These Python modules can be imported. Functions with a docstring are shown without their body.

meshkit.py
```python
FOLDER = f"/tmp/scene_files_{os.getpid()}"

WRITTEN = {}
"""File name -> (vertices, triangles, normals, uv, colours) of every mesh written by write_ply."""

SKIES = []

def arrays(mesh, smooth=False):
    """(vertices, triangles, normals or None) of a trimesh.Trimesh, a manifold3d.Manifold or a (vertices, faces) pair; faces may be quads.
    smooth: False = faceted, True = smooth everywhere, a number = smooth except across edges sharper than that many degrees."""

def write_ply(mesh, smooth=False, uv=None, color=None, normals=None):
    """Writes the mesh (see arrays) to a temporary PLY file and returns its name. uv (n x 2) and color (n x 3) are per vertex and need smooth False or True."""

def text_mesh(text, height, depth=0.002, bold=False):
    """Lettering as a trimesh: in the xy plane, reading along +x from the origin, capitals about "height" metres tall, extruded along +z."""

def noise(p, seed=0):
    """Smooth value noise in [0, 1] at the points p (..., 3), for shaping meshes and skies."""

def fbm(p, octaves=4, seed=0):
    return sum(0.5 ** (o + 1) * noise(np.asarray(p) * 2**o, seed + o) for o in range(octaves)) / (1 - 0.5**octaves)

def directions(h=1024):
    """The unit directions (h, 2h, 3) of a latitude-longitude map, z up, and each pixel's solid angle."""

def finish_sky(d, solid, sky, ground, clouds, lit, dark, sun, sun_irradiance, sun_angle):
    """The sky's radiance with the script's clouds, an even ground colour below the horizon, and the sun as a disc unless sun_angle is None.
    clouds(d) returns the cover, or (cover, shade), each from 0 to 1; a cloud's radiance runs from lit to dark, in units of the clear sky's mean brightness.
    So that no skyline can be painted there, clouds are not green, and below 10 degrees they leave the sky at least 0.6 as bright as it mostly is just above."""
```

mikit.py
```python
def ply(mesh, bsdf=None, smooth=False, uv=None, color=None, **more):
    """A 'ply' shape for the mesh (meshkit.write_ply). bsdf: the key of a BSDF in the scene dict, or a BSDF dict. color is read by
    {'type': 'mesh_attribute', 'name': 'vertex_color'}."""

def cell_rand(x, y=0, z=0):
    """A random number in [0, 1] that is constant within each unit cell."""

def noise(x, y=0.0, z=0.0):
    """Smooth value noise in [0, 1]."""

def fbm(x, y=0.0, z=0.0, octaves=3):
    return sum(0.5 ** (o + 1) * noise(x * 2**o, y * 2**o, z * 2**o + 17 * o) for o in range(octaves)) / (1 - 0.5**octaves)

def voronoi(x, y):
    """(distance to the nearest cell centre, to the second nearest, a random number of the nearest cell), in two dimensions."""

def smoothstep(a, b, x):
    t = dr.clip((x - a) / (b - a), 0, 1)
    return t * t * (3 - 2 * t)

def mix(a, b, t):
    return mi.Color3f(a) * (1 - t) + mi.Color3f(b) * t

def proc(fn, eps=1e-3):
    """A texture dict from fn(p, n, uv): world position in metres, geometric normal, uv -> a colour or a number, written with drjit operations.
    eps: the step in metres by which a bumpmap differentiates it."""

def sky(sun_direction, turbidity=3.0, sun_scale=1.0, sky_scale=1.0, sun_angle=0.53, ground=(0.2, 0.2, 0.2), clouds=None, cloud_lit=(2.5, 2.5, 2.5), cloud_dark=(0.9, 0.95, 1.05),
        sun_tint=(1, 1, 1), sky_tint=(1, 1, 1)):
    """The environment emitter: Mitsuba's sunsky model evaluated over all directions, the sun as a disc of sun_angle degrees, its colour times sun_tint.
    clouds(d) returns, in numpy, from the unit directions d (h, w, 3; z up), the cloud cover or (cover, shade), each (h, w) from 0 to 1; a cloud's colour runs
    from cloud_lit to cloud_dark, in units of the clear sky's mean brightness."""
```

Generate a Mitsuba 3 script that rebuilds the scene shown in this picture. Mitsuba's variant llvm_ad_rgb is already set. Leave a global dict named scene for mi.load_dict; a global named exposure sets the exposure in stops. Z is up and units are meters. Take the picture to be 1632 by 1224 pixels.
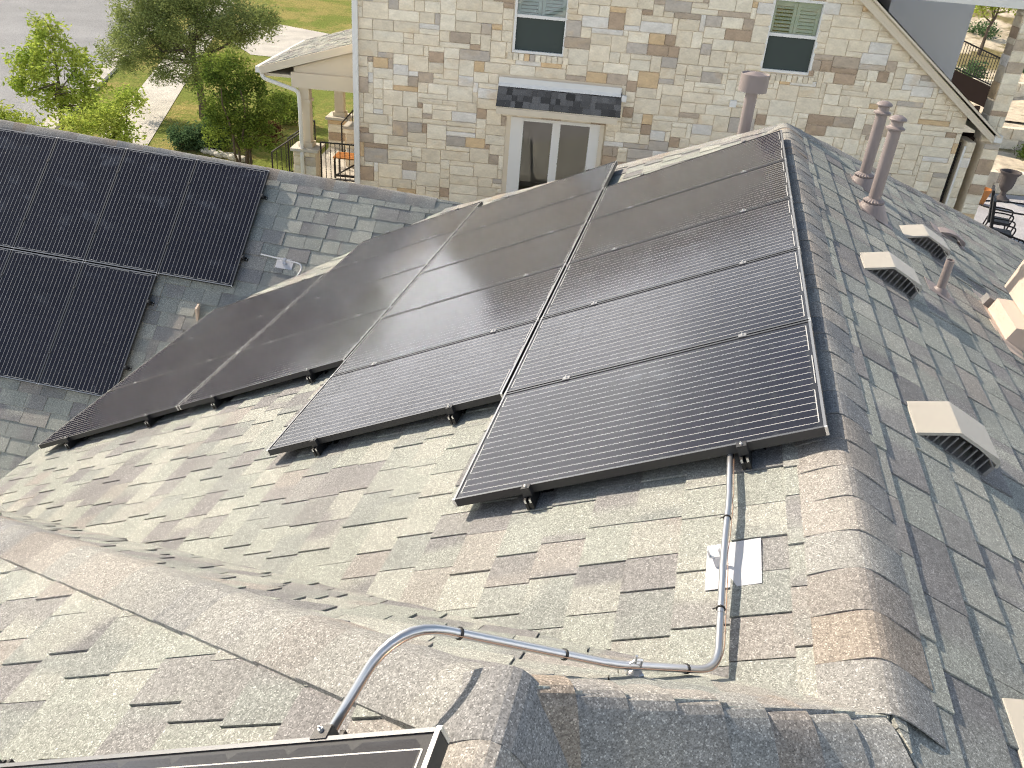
import math, random
import numpy as np
import drjit as dr
import mitsuba as mi
import mikit
from mikit import proc, noise, fbm, cell_rand, smoothstep, mix
from shapely.geometry import Polygon, box as sbox

random.seed(11)
rng = np.random.default_rng(11)
T = mi.ScalarTransform4f
A = np.array
CAM = A([-0.6813, -2.9967, 6.9225])
FWD = A([-0.16211, 0.84666, -0.50684])
UPV = A([-0.18098, 0.47941, 0.85872])
exposure = 2.5
scene = {
    'type': 'scene',
    'camera': {'type': 'perspective', 'fov': 61.65, 'fov_axis': 'x', 'near_clip': 0.02, 'far_clip': 2000.0,
               'to_world': T().look_at(origin=CAM.tolist(), target=(CAM + FWD).tolist(), up=UPV.tolist())},
}
SUN = [-0.7529, 0.3352, 0.5664]


def _lattice(seed, n=64):
    return np.random.default_rng(seed).random((n, n))

def _vnoise(x, y, seed):
    t = _lattice(seed)
    i, j = np.floor(x).astype(int), np.floor(y).astype(int)
    u, v = x - i, y - j
    u, v = u * u * (3 - 2 * u), v * v * (3 - 2 * v)
    g = lambda a, b: t[(i + a) % 64, (j + b) % 64]
    return (g(0, 0) * (1 - u) + g(1, 0) * u) * (1 - v) + (g(0, 1) * (1 - u) + g(1, 1) * u) * v

def cloud_layer(d):
    """a broken layer of bright cloud at one height, so it closes up towards the horizon"""
    z = np.maximum(d[..., 2], 0.0) + 0.10
    x, y = d[..., 0] / z, d[..., 1] / z
    n = sum(0.5 ** k * _vnoise(x * .8 * 2 ** k + 9.3, y * .8 * 2 ** k + 4.1, 5 + k) for k in range(5)) / 1.94
    thick = 0.16 + 0.72 * np.exp(-(np.maximum(d[..., 2], 0) / .36) ** 2)
    cover = np.clip((n - (1 - thick) + .10) / .22, 0, 1) * .95
    shade = np.clip((n - .62) * 1.6, 0, .5)
    return cover * (d[..., 2] > -.02), shade

scene['sky'] = mikit.sky(SUN, turbidity=5, sun_tint=(.92, 1.0, 1.16), sun_scale=1.0, sky_scale=0.85, clouds=cloud_layer, cloud_lit=(5.0, 5.0, 5.1), sky_tint=(1.06, 1.0, .93), cloud_dark=(1.6, 1.6, 1.7))
labels = {}

# ------------------------------------------------------------------ helpers
def nrm(v):
    v = A(v, float)
    return v / np.linalg.norm(v)


class MB:
    """collects faces into one mesh"""
    def __init__(self):
        self.v, self.f, self.uv, self.n = [], [], [], 0

    def add(self, v, f, uv=None):
        v = np.asarray(v, float)
        f = np.asarray(f, int)
        if f.shape[1] == 4:
            f = np.vstack([f[:, [0, 1, 2]], f[:, [0, 2, 3]]])
        self.v.append(v)
        self.f.append(f + self.n)
        self.uv.append(np.zeros((len(v), 2)) if uv is None else np.asarray(uv, float))
        self.n += len(v)
        return self

    def obox(self, c, ax, ay, az, hx, hy, hz):
        """box with centre c, unit axes and half sizes"""
        c = A(c, float)
        s = A([[-1, -1, -1], [1, -1, -1], [1, 1, -1], [-1, 1, -1], [-1, -1, 1], [1, -1, 1], [1, 1, 1], [-1, 1, 1]], float)
        v = c + s[:, :1] * hx * A(ax) + s[:, 1:2] * hy * A(ay) + s[:, 2:] * hz * A(az)
        f = A([[0, 3, 2, 1], [4, 5, 6, 7], [0, 1, 5, 4], [1, 2, 6, 5], [2, 3, 7, 6], [3, 0, 4, 7]])
        if np.cross(ax, ay) @ A(az, float) < 0:
            f = f[:, ::-1]
        return self.add(v, f)

    def box(self, x0, x1, y0, y1, z0, z1):
        return self.obox([(x0 + x1) / 2, (y0 + y1) / 2, (z0 + z1) / 2], [1, 0, 0], [0, 1, 0], [0, 0, 1], (x1 - x0) / 2, (y1 - y0) / 2, (z1 - z0) / 2)

    def lbox(self, fr, a0, a1, b0, b1, c0, c1):
        """box in a local frame fr = (origin, a, b, n)"""
        o, a, b, n = fr
        return self.obox(o + a * (a0 + a1) / 2 + b * (b0 + b1) / 2 + n * (c0 + c1) / 2, a, b, n, (a1 - a0) / 2, (b1 - b0) / 2, (c1 - c0) / 2)

    def tube(self, pts, rad, n=10, caps=True):
        pts = np.asarray(pts, float)
        rad = np.broadcast_to(np.asarray(rad, float), (len(pts),))
        tg = np.gradient(pts, axis=0)
        tg /= np.maximum(np.linalg.norm(tg, axis=1, keepdims=True), 1e-9)
        u = np.cross(tg[0], [0.31, 0.22, 0.93])
        if np.linalg.norm(u) < 0.1:
            u = np.cross(tg[0], [1, 0, 0])
        rings = []
        an = np.linspace(0, 2 * math.pi, n, endpoint=False)
        for p, t, r in zip(pts, tg, rad):
            u = nrm(u - t * (u @ t))
            w = np.cross(t, u)
            rings.append(p + r * (np.cos(an)[:, None] * u + np.sin(an)[:, None] * w))
        v = np.vstack(rings)
        f = []
        for i in range(len(pts) - 1):
            for k in range(n):
                a, b = i * n + k, i * n + (k + 1) % n
                f.append([a, b, b + n, a + n])
        f = np.array(f)
        tri = np.vstack([f[:, [0, 1, 2]], f[:, [0, 2, 3]]])
        if caps:
            c0, c1 = len(v), len(v) + 1
            v = np.vstack([v, pts[:1], pts[-1:]])
            e = [[c0, (k + 1) % n, k] for k in range(n)]
            m = (len(pts) - 1) * n
            e += [[c1, m + k, m + (k + 1) % n] for k in range(n)]
            tri = np.vstack([tri, e])
        return self.add(v, tri)

    def lathe(self, base, prof, n=20, axis=(0, 0, 1)):
        """profile of (radius, height) turned about the axis"""
        pts = [A(base, float) + A(axis, float) * h for r, h in prof]
        t = A(axis, float)
        u = nrm(np.cross(t, [0.31, 0.22, 0.93] if abs(t[2]) < 0.9 else [1, 0, 0]))
        w = np.cross(t, u)
        an = np.linspace(0, 2 * math.pi, n, endpoint=False)
        v = np.vstack([p + max(r, 1e-4) * (np.cos(an)[:, None] * u + np.sin(an)[:, None] * w) for p, (r, h) in zip(pts, prof)])
        f = []
        for i in range(len(prof) - 1):
            for k in range(n):
                a, b = i * n + k, i * n + (k + 1) % n
                f.append([a, b, b + n, a + n])
        return self.add(v, f)

    def prism(self, poly, o, a, b, n, h0, h1):
        """convex polygon (in a, b) between heights h0 and h1"""
        p = A(poly, float)
        area = 0.5 * np.sum(p[:, 0] * np.roll(p[:, 1], -1) - p[:, 1] * np.roll(p[:, 0], -1))
        if area < 0:
            p = p[::-1]
        k = len(p)
        base = A(o) + p[:, :1] * A(a) + p[:, 1:] * A(b)
        v = np.vstack([base + A(n) * h0, base + A(n) * h1])
        f = [[0, i + 1, i] for i in range(1, k - 1)] + [[k, k + i, k + i + 1] for i in range(1, k - 1)]
        for i in range(k):
            j = (i + 1) % k
            f += [[i, j, k + j], [i, k + j, k + i]]
        f = A(f)
        if (np.cross(a, b) @ A(n, float)) * (h1 - h0) < 0:
            f = f[:, ::-1]
        return self.add(v, f)

    def quad(self, p0, p1, p2, p3):
        return self.add([p0, p1, p2, p3], [[0, 1, 2, 3]])

    def mesh(self):
        return np.vstack(self.v), np.vstack(self.f)


used = {}
def numbered(name):
    k = used.get(name, -1) + 1
    used[name] = k
    return name if k == 0 else f'{name}_{k:03d}'


def obj(name, mb, bsdf, parent=None, label=None, smooth=False, kind=None, uv=False, cat=None, group=None):
    key = numbered((parent + '__' if parent else '') + name)
    v, f = mb.mesh() if isinstance(mb, MB) else mb
    if uv:
        scene[key] = mikit.ply((v, f), bsdf, smooth=False, uv=np.vstack(mb.uv))
    else:
        scene[key] = mikit.ply((v, f), bsdf, smooth=smooth)
    e = {}
    if label: e['label'] = label
    if kind: e['kind'] = kind
    if cat: e['category'] = cat
    if group: e['group'] = group
    if e: labels[key] = e
    return key


def thing(name, label, cat, group=None):
    key = numbered(name)
    labels[key] = {'label': label, 'category': cat}
    if group: labels[key]['group'] = group
    return key


def bez(p, n=8, k=0.5):
    """polyline with rounded corners; p = list of (point, radius)"""
    out = []
    P = [A(q[0], float) for q in p]
    for i, (q, r) in enumerate(p):
        q = A(q, float)
        if i in (0, len(p) - 1) or r <= 0:
            out.append(q)
            continue
        a, b = nrm(P[i - 1] - q) * r, nrm(P[i + 1] - q) * r
        for t in np.linspace(0, 1, n):
            out.append((1 - t) ** 2 * (q + a) + 2 * t * (1 - t) * q + t ** 2 * (q + b))
    return A(out)


# ------------------------------------------------------------------ materials
def bs(key, d):
    scene[key] = d
    return key

def tex(fn): return proc(fn)
def rgb(*c): return {'type': 'rgb', 'value': list(c)}
def diffuse(key, *c): return bs(key, {'type': 'twosided', 'nested': {'type': 'diffuse', 'reflectance': rgb(*c)}})
def princ(key, c, rough=0.5, metal=0.0, spec=0.5, **m):
    c = c if isinstance(c, dict) else rgb(*c)
    return bs(key, {'type': 'twosided', 'nested': {'type': 'principled', 'base_color': c, 'roughness': rough, 'metallic': metal, 'specular': spec, **m}})


def pick(r, cols, cuts):
    c = mi.Color3f(cols[-1])
    for col, cut in reversed(list(zip(cols[:-1], cuts))):
        c = dr.select(r < cut, mi.Color3f(col), c)
    return c


def shingle_fn(p, n, uv):
    k = dr.floor(uv.x / 4)
    a = uv.x - 4 * k
    cap = k > 6000
    body = [(.325, .340, .312), (.256, .252, .252), (.368, .374, .342), (.280, .294, .280), (.226, .226, .228), (.318, .303, .284)]
    capc = [(.32, .32, .305), (.28, .265, .25), (.245, .25, .255), (.335, .32, .298), (.315, .275, .235), (.285, .285, .278)]
    r = cell_rand(k, 3)
    r2 = cell_rand(k, 17)
    cuts = [.27, .45, .68, .86, .93]
    ccut = [.3, .46, .64, .84, .93]
    c1 = dr.select(cap, pick(r, capc, ccut), pick(r, body, cuts))
    c2 = dr.select(cap, pick(r2, capc, ccut), pick(r2, body, cuts))
    band = smoothstep(.36, .62, noise(a * 5.5 + k * 1.7, uv.y * 2.0 + k * .31))
    c = mix(c1, c2, band * .8)
    g = cell_rand(p.x * 260, p.y * 260, p.z * 260)
    g2 = noise(p.x * 110, p.y * 110, p.z * 110)
    bl = fbm(p.x * 2.2, p.y * 2.2, p.z * 2.2)
    f = (.62 + .62 * g + dr.select(g > .93, .45, 0.)) * (.78 + .44 * g2) * (.86 + .28 * bl)
    return c * f


def awning_fn(p, n, uv):
    k = dr.floor(uv.x / 4)
    g = cell_rand(p.x * 120, p.y * 120, p.z * 120)
    return mi.Color3f(.14, .137, .135) * (.45 + .95 * cell_rand(k, 5)) * (.75 + .5 * g)


def stone_fn(p, n, uv):
    k = dr.floor(uv.x / 4)
    cols = [(.75, .675, .535), (.78, .72, .59), (.72, .645, .51), (.47, .395, .315), (.44, .34, .25), (.66, .50, .31), (.50, .455, .40), (.72, .695, .645)]
    c = pick(cell_rand(k, 9), cols, [.29, .55, .74, .80, .855, .88, .93])
    f1 = fbm(p.x * 9, p.y * 9, p.z * 9)
    f2 = fbm(p.x * 38, p.y * 38, p.z * 38)
    st = smoothstep(.55, .75, fbm(p.x * 5 + 7, p.y * 5, p.z * 5)) * cell_rand(k, 21)
    c = mix(c, mi.Color3f(.64, .49, .31), st * .4)
    return c * (.72 + .32 * f1 + .26 * f2) * (.92 + .16 * cell_rand(k, 31))


def grass_fn(p, n, uv):
    a = fbm(p.x * .7, p.y * .7)
    b = fbm(p.x * 9, p.y * 9)
    d = noise(p.x * 45, p.y * 45)
    c = mix((.17, .205, .055), (.30, .26, .10), smoothstep(.38, .66, a * .6 + b * .4))
    return c * (.6 + .8 * d)


def asphalt_fn(p, n, uv):
    a = fbm(p.x * .8, p.y * .8)
    g = noise(p.x * 60, p.y * 60)
    return mi.Color3f(.34, .345, .35) * (.8 + .3 * a) * (.8 + .4 * g)


def concrete_fn(p, n, uv):
    a = fbm(p.x * 1.7, p.y * 1.7, p.z * 1.7)
    g = noise(p.x * 50, p.y * 50, p.z * 50)
    return mi.Color3f(.58, .555, .50) * (.75 + .35 * a) * (.88 + .24 * g)


def patio_fn(p, n, uv):
    a = fbm(p.x * 1.3, p.y * 1.3)
    g = noise(p.x * 30, p.y * 30)
    return mi.Color3f(.47, .47, .49) * (.72 + .4 * a) * (.92 + .16 * g)


def soil_fn(p, n, uv):
    a = fbm(p.x * .9, p.y * .9, p.z * .9, 4)
    b = fbm(p.x * 7, p.y * 7, p.z * 7)
    c = mix((.22, .19, .10), (.62, .54, .42), smoothstep(.38, .56, a))
    return c * (.55 + .8 * b)


def bark_fn(p, n, uv):
    return mi.Color3f(.13, .105, .085) * (.6 + .8 * fbm(p.x * 18, p.y * 18, p.z * 4))


def glassy_cell(p, n, uv):
    g = noise(p.x * 3.1, p.y * 3.1, p.z * 3.1)
    sm = smoothstep(.60, .82, fbm(p.x * 3.3 + 5, p.y * 8.5, p.z * 3.3)) * noise(p.x * 30, p.y * 30, p.z * 30)
    return mix(mi.Color3f(.0085, .0075, .0135) * (.8 + .5 * g), (.045, .050, .065), sm)


def panel_rough(p, n, uv):
    a = fbm(p.x * 7, p.y * 7, p.z * 7)
    return .09 + .08 * a


bs('shingle', {'type': 'twosided', 'nested': {'type': 'diffuse', 'reflectance': tex(shingle_fn)}})
bs('awning_shingle', {'type': 'diffuse', 'reflectance': tex(awning_fn)})
bs('stone', {'type': 'diffuse', 'reflectance': tex(stone_fn)})
bs('grass', {'type': 'twosided', 'nested': {'type': 'diffuse', 'reflectance': tex(grass_fn)}})
bs('asphalt', {'type': 'diffuse', 'reflectance': tex(asphalt_fn)})
bs('concrete', {'type': 'diffuse', 'reflectance': tex(concrete_fn)})
bs('patio_slab', {'type': 'diffuse', 'reflectance': tex(patio_fn)})
bs('soil', {'type': 'diffuse', 'reflectance': tex(soil_fn)})
bs('bark', {'type': 'diffuse', 'reflectance': tex(bark_fn)})
princ('cell', tex(glassy_cell), tex(panel_rough), 0, .5)
princ('backsheet', (.016, .016, .02), .2, 0, .58)
princ('busbar', (.44, .44, .44), .3, 0, .5)
princ('frame', (.03, .03, .033), .42, 0, .5)
princ('frame_lip_dark', (.17, .175, .185), .34, .7, .5)
princ('frame_lip', (.36, .365, .375), .32, .75, .5)
princ('frame_side', (.03, .03, .033), .45, 0, .5)
princ('bare_aluminium', (.78, .78, .78), .38, .85, .5)
princ('clamp_grey', (.34, .34, .35), .4, .6)
princ('rail_black', (.02, .02, .021), .42, 0, .5)
princ('galvanised', (.60, .61, .63), .34, .85, .5)
princ('zinc_plate', (.52, .53, .57), .42, .25, .5)
princ('copper_wire', (.55, .36, .26), .4, .9, .5)
princ('black_plastic', (.02, .02, .02), .5)
princ('flue_paint', (.235, .20, .195), .55)
princ('vent_paint', (.40, .38, .335), .5)
princ('vent_grey', (.21, .205, .205), .5)
princ('hood_paint', (.52, .43, .365), .5)
diffuse('mortar', .74, .665, .54)
diffuse('stucco', .55, .565, .60)
diffuse('cream_trim', .66, .595, .48)
diffuse('white_trim', .74, .74, .72)
diffuse('green_shutter', .36, .43, .39)
diffuse('room_wall', .42, .38, .33)
diffuse('screen_mesh', .07, .085, .08)
diffuse('roof_felt', .06, .06, .065)
bs('pane_glass', {'type': 'thindielectric', 'int_ior': 1.9})
princ('metal_roof', (.55, .56, .57), .4, .3)
princ('iron_black', (.022, .019, .018), .5)
diffuse('bench_wood', .42, .19, .075)
diffuse('deck_brown', .06, .042, .036)
diffuse('urn_clay', .11, .10, .10)
diffuse('soffit', .60, .52, .42)


def leaf_fn(c1, c2):
    def fn(p, n, uv):
        return mix(c1, c2, noise(p.x * 2.6, p.y * 2.6, p.z * 2.6)) * (.65 + .7 * cell_rand(p.x * 14, p.y * 14, p.z * 14))
    return fn

for nm, c1, c2 in (('leaf_lime', (.30, .41, .07), (.50, .55, .13)), ('leaf_dark', (.19, .245, .085), (.38, .43, .17)), ('leaf_mid', (.11, .18, .04), (.25, .32, .07)),
                   ('leaf_conifer', (.075, .14, .065), (.13, .20, .10)), ('leaf_red', (.10, .035, .03), (.15, .06, .04))):
    bs(nm, {'type': 'principledthin', 'base_color': tex(leaf_fn(c1, c2)), 'roughness': .55, 'diff_trans': .8, 'spec_trans': 0.0})
# ------------------------------------------------------------------ the roof we stand on
X_ = A([1., 0, 0]); Y_ = A([0, 1., 0]); Z_ = A([0, 0, 1.])
LS = nrm([1, 0, .5])                      # up the slope that carries the panels
LN = nrm([-.5, 0, 1])
def zL(x): return .5 * x + 5.0714
def zR(x): return 5.1064 - .475 * (x - .07)
def zL2(x): return .5 * (x + .85) + 5.40
RN = nrm([.475, 0, 1])
RS = nrm([-1, 0, .475])
QO = A([-6.026, 7.016, 3.436])            # corner of the panels on the far left slope
QX = A([.99930, .03375, -.01615]); QS = A([-.01344, .72659, .68694]); QN = A([.03492, -.68624, .72654])
QP = QO - .10 * QN
M_ = A([.07, -1.30, zL(.07)]); N_ = A([.07, 5.66, zL(.07)])
A_ = A([-.85, -1.74, 5.40])
H_ = A([-3.62, 7.04, zL(-3.62)])
XE = -6.12
V_ = A([XE, 5.62, zL(XE)]); E_ = A([XE, 1.60, zL(XE)])
HE = A([-6.5, 1.085, zL2(-6.5)])

house = thing('shingled_house', 'near house with grey green laminated shingle roof that the camera stands on', 'house')
tabs_all = []          # (priority, holder, mb)
tab_id = [0]


def course_field(o, e, s, n, poly, ex, holder, wid=(.17, .31), z=0.0, thick=(.004, .006, .008), T_=.009, flip=False):
    """laminated shingle tabs over the polygon (in e, s coordinates); s points up the slope"""
    pg = Polygon(poly).buffer(0)
    a0, b0, a1, b1 = pg.bounds
    i = 0
    b = b0
    while b < b1:
        a = a0 - random.uniform(0, .4)
        last = 0
        while a < a1:
            w = random.uniform(*wid)
            t = random.choice([q for q in thick if q != last])
            last = t
            jit = random.uniform(-.004, .004)
            rect = sbox(a, b + jit, a + w - .0035, b + ex + .012)
            aa = a
            a += w
            if not pg.intersects(rect):
                continue
            if not pg.contains(rect):
                rect = pg.intersection(rect)
                if rect.is_empty or rect.geom_type != 'Polygon' or rect.area < .0004:
                    continue
                rect = rect.convex_hull
            p = A(rect.exterior.coords)[:-1]
            ar = 0.5 * np.sum(p[:, 0] * np.roll(p[:, 1], -1) - p[:, 1] * np.roll(p[:, 0], -1))
            if ar < 0:
                p = p[::-1]
            k = len(p)
            lift = t + T_ * np.clip(1 - (p[:, 1] - b) / (ex + .012), 0, 1) + .004 * np.clip((p[:, 0] - aa) / w if flip else 1 - (p[:, 0] - aa) / w, 0, 1) + .0012 + z
            base = o + p[:, :1] * e + p[:, 1:] * s
            v = np.vstack([base + n * (z - .004), base + n * lift[:, None]])
            f = [[k, k + q, k + q + 1] for q in range(1, k - 1)]
            for q in range(k):
                r_ = (q + 1) % k
                f += [[q, r_, k + r_], [q, k + r_, k + q]]
            f = A(f)
            if np.cross(e, s) @ n < 0:
                f = f[:, ::-1]
            tab_id[0] += 1
            uv = np.column_stack([tab_id[0] * 4 + 1 + (p[:, 0] - aa), (p[:, 1] - b)])
            mb = MB().add(v, f, np.vstack([uv, uv]))
            c = base.mean(0) - CAM
            d = np.linalg.norm(c)
            vis = max(0.02, -(n @ c) / d) if c @ FWD > .3 else 0
            u, w_ = (c @ np.cross(FWD, UPV)) / max(c @ FWD, .1), (c @ UPV) / max(c @ FWD, .1)
            if abs(u) > .62 or abs(w_) > .47: vis = 0
            tabs_all.append((abs(ar) * vis / d ** 2, holder, mb))
        b += ex
        i += 1


def deck(name, pts, depth=.16, mat='shingle'):
    """solid roof slab under a slope"""
    p = A(pts)
    k = len(p)
    n = nrm(np.cross(p[1] - p[0], p[2] - p[0]))
    if n[2] < 0: p = p[::-1]
    m = MB()
    v = np.vstack([p + [0, 0, -.003], p - [0, 0, depth]])
    pg = [[0, q, q + 1] for q in range(1, k - 1)] + [[k, k + q + 1, k + q] for q in range(1, k - 1)]
    for q in range(k):
        r_ = (q + 1) % k
        pg += [[q, k + q, k + r_], [q, k + r_, r_]]
    m.add(v, pg)
    return obj(name, m, mat, house)


def local(pts, o, e, s):
    return [((A(p) - o) @ e, (A(p) - o) @ s) for p in pts]

# slope with the main solar panels
Lpts = [M_, N_, H_, V_, E_]
sl = deck('roof_slope', [[p[0], p[1], zL(p[0])] for p in Lpts])
course_field(A([0, 0, zL(0)]), Y_, LS, LN, local(Lpts, A([0, 0, zL(0)]), Y_, LS), .197, sl)
# slope to the right of the ridge
Rpts = [M_, [.93, -3.1, zR(.93)], [5.2, -3.1, zR(5.2)], [5.2, 9.3, zR(5.2)], N_]
sl = deck('roof_slope', Rpts)
course_field(A([0, 0, zR(0)]), Y_, RS, RN, local(Rpts, A([0, 0, zR(0)]), Y_, RS), .188, sl, T_=.011, wid=(.24, .40))
# far slope with the left solar panels
def onQ(x, y):
    z = QP[2] - (QN[0] * (x - QP[0]) + QN[1] * (y - QP[1])) / QN[2]
    return A([x, y, z])
Qpts = [onQ(-15, 6.98), onQ(-3.45, 7.17), onQ(-3.62, 7.04), onQ(-5.7, 5.83), onQ(-5.7, 1.0), onQ(-15, 1.0)]
sl = deck('roof_slope', Qpts)
course_field(QP, QX, QS, QN, local(Qpts, QP, QX, QS), .19, sl, wid=(.22, .38), flip=True)
# hip end that falls away to the neighbour
NR = A([5.2, 9.36, zR(5.2)])
deck('roof_slope', [N_, NR, [5.2, 12, zR(5.2) - 2.3], [-3.6, 10, zL(-3.62) - 2.7], H_], mat='shingle')
deck('roof_slope', [onQ(-15, 6.98), onQ(-3.45, 7.17), onQ(-3.45, 7.17) + [0, 3, -2.8], onQ(-15, 6.98) + [0, 3, -2.8]], mat='shingle')
# nearest slope, with the panel at the bottom of the picture
L2 = [A_, HE, [-6.5, -5.2, zL2(-6.5)], [-.85, -5.2, zL2(-.85)]]
sl = deck('roof_slope', L2)
o2 = A([0, -1.74, zL2(0)])
course_field(o2, Y_, LS, LN, local(L2, o2, Y_, LS), .197, sl)
# narrow hip end between the nearest slope and the panel slope
Fp = [A_, M_, E_, HE]
fe = nrm([1, .02, 0]); fn_ = nrm(np.cross(M_ - E_, A_ - M_)); fn_ = fn_ * np.sign(fn_[2])
fs = nrm(np.cross(fn_, fe)); fs = fs * np.sign(fs[2]); fe = np.cross(fs, fn_)
m = MB()
m.add(A([A_, M_, E_, HE]), [[0, 2, 1], [0, 3, 2]] if np.cross(E_ - A_, M_ - A_)[2] > 0 else [[0, 1, 2], [0, 2, 3]])
sl = obj('roof_slope', m, 'shingle', house)
course_field(M_, fe, fs, fn_, local(Fp, M_, fe, fs), .19, sl, z=.004)
# curved saddle on the camera's side of the short hip
hd = M_ - A_
hp = nrm(np.cross([hd[0], hd[1], 0], [0, 0, 1]))        # level, across the hip, towards the camera
hp = hp if hp[1] < 0 else -hp
def saddle(t, s):
    m_ = 1.6 * max(1 - t, 0) + .204
    return A_ + hd * t + hp * s + Z_ * (-.012 - m_ * s + .33 * (1 - t) * min(s, 1.2) ** 2)
nt, ns = 11, 6
m = MB()
for a in range(-3, nt - 1):
    for b in range(ns - 1):
        def sp(i, j):
            s_ = j / (ns - 1) * 1.0
            if i >= 0: return saddle(i / (nt - 1), s_) - [0, 0, .004]
            q = -i / 3
            return (A_ + A([0, -s_, -.02])) * q + saddle(0, s_) * (1 - q) - [0, 0, .004]
        q = [sp(a + i, b + j) for i, j in ((0, 0), (0, 1), (1, 1), (1, 0))]
        m.add(q, [[0, 1, 2, 3]], [[2400 + tab_id[0] * 4 + ((a + 3) // 2) * 8 + .2 * i, .2 * j] for i, j in ((0, 0), (0, 1), (1, 1), (1, 0))])
v, f = m.mesh()
obj('roof_saddle', m, 'shingle', house, uv=True)

tabs_all.sort(key=lambda q: -q[0])
for _, h, mb in tabs_all[:300]:
    obj('shingle', mb, 'shingle', h, uv=True)
rest = {}
for _, h, mb in tabs_all[300:]:
    rest.setdefault(h, MB()).add(*mb.mesh(), np.vstack(mb.uv))
for h, mb in rest.items():
    obj('shingle_field', mb, 'shingle', h, uv=True, kind='stuff')

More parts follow.
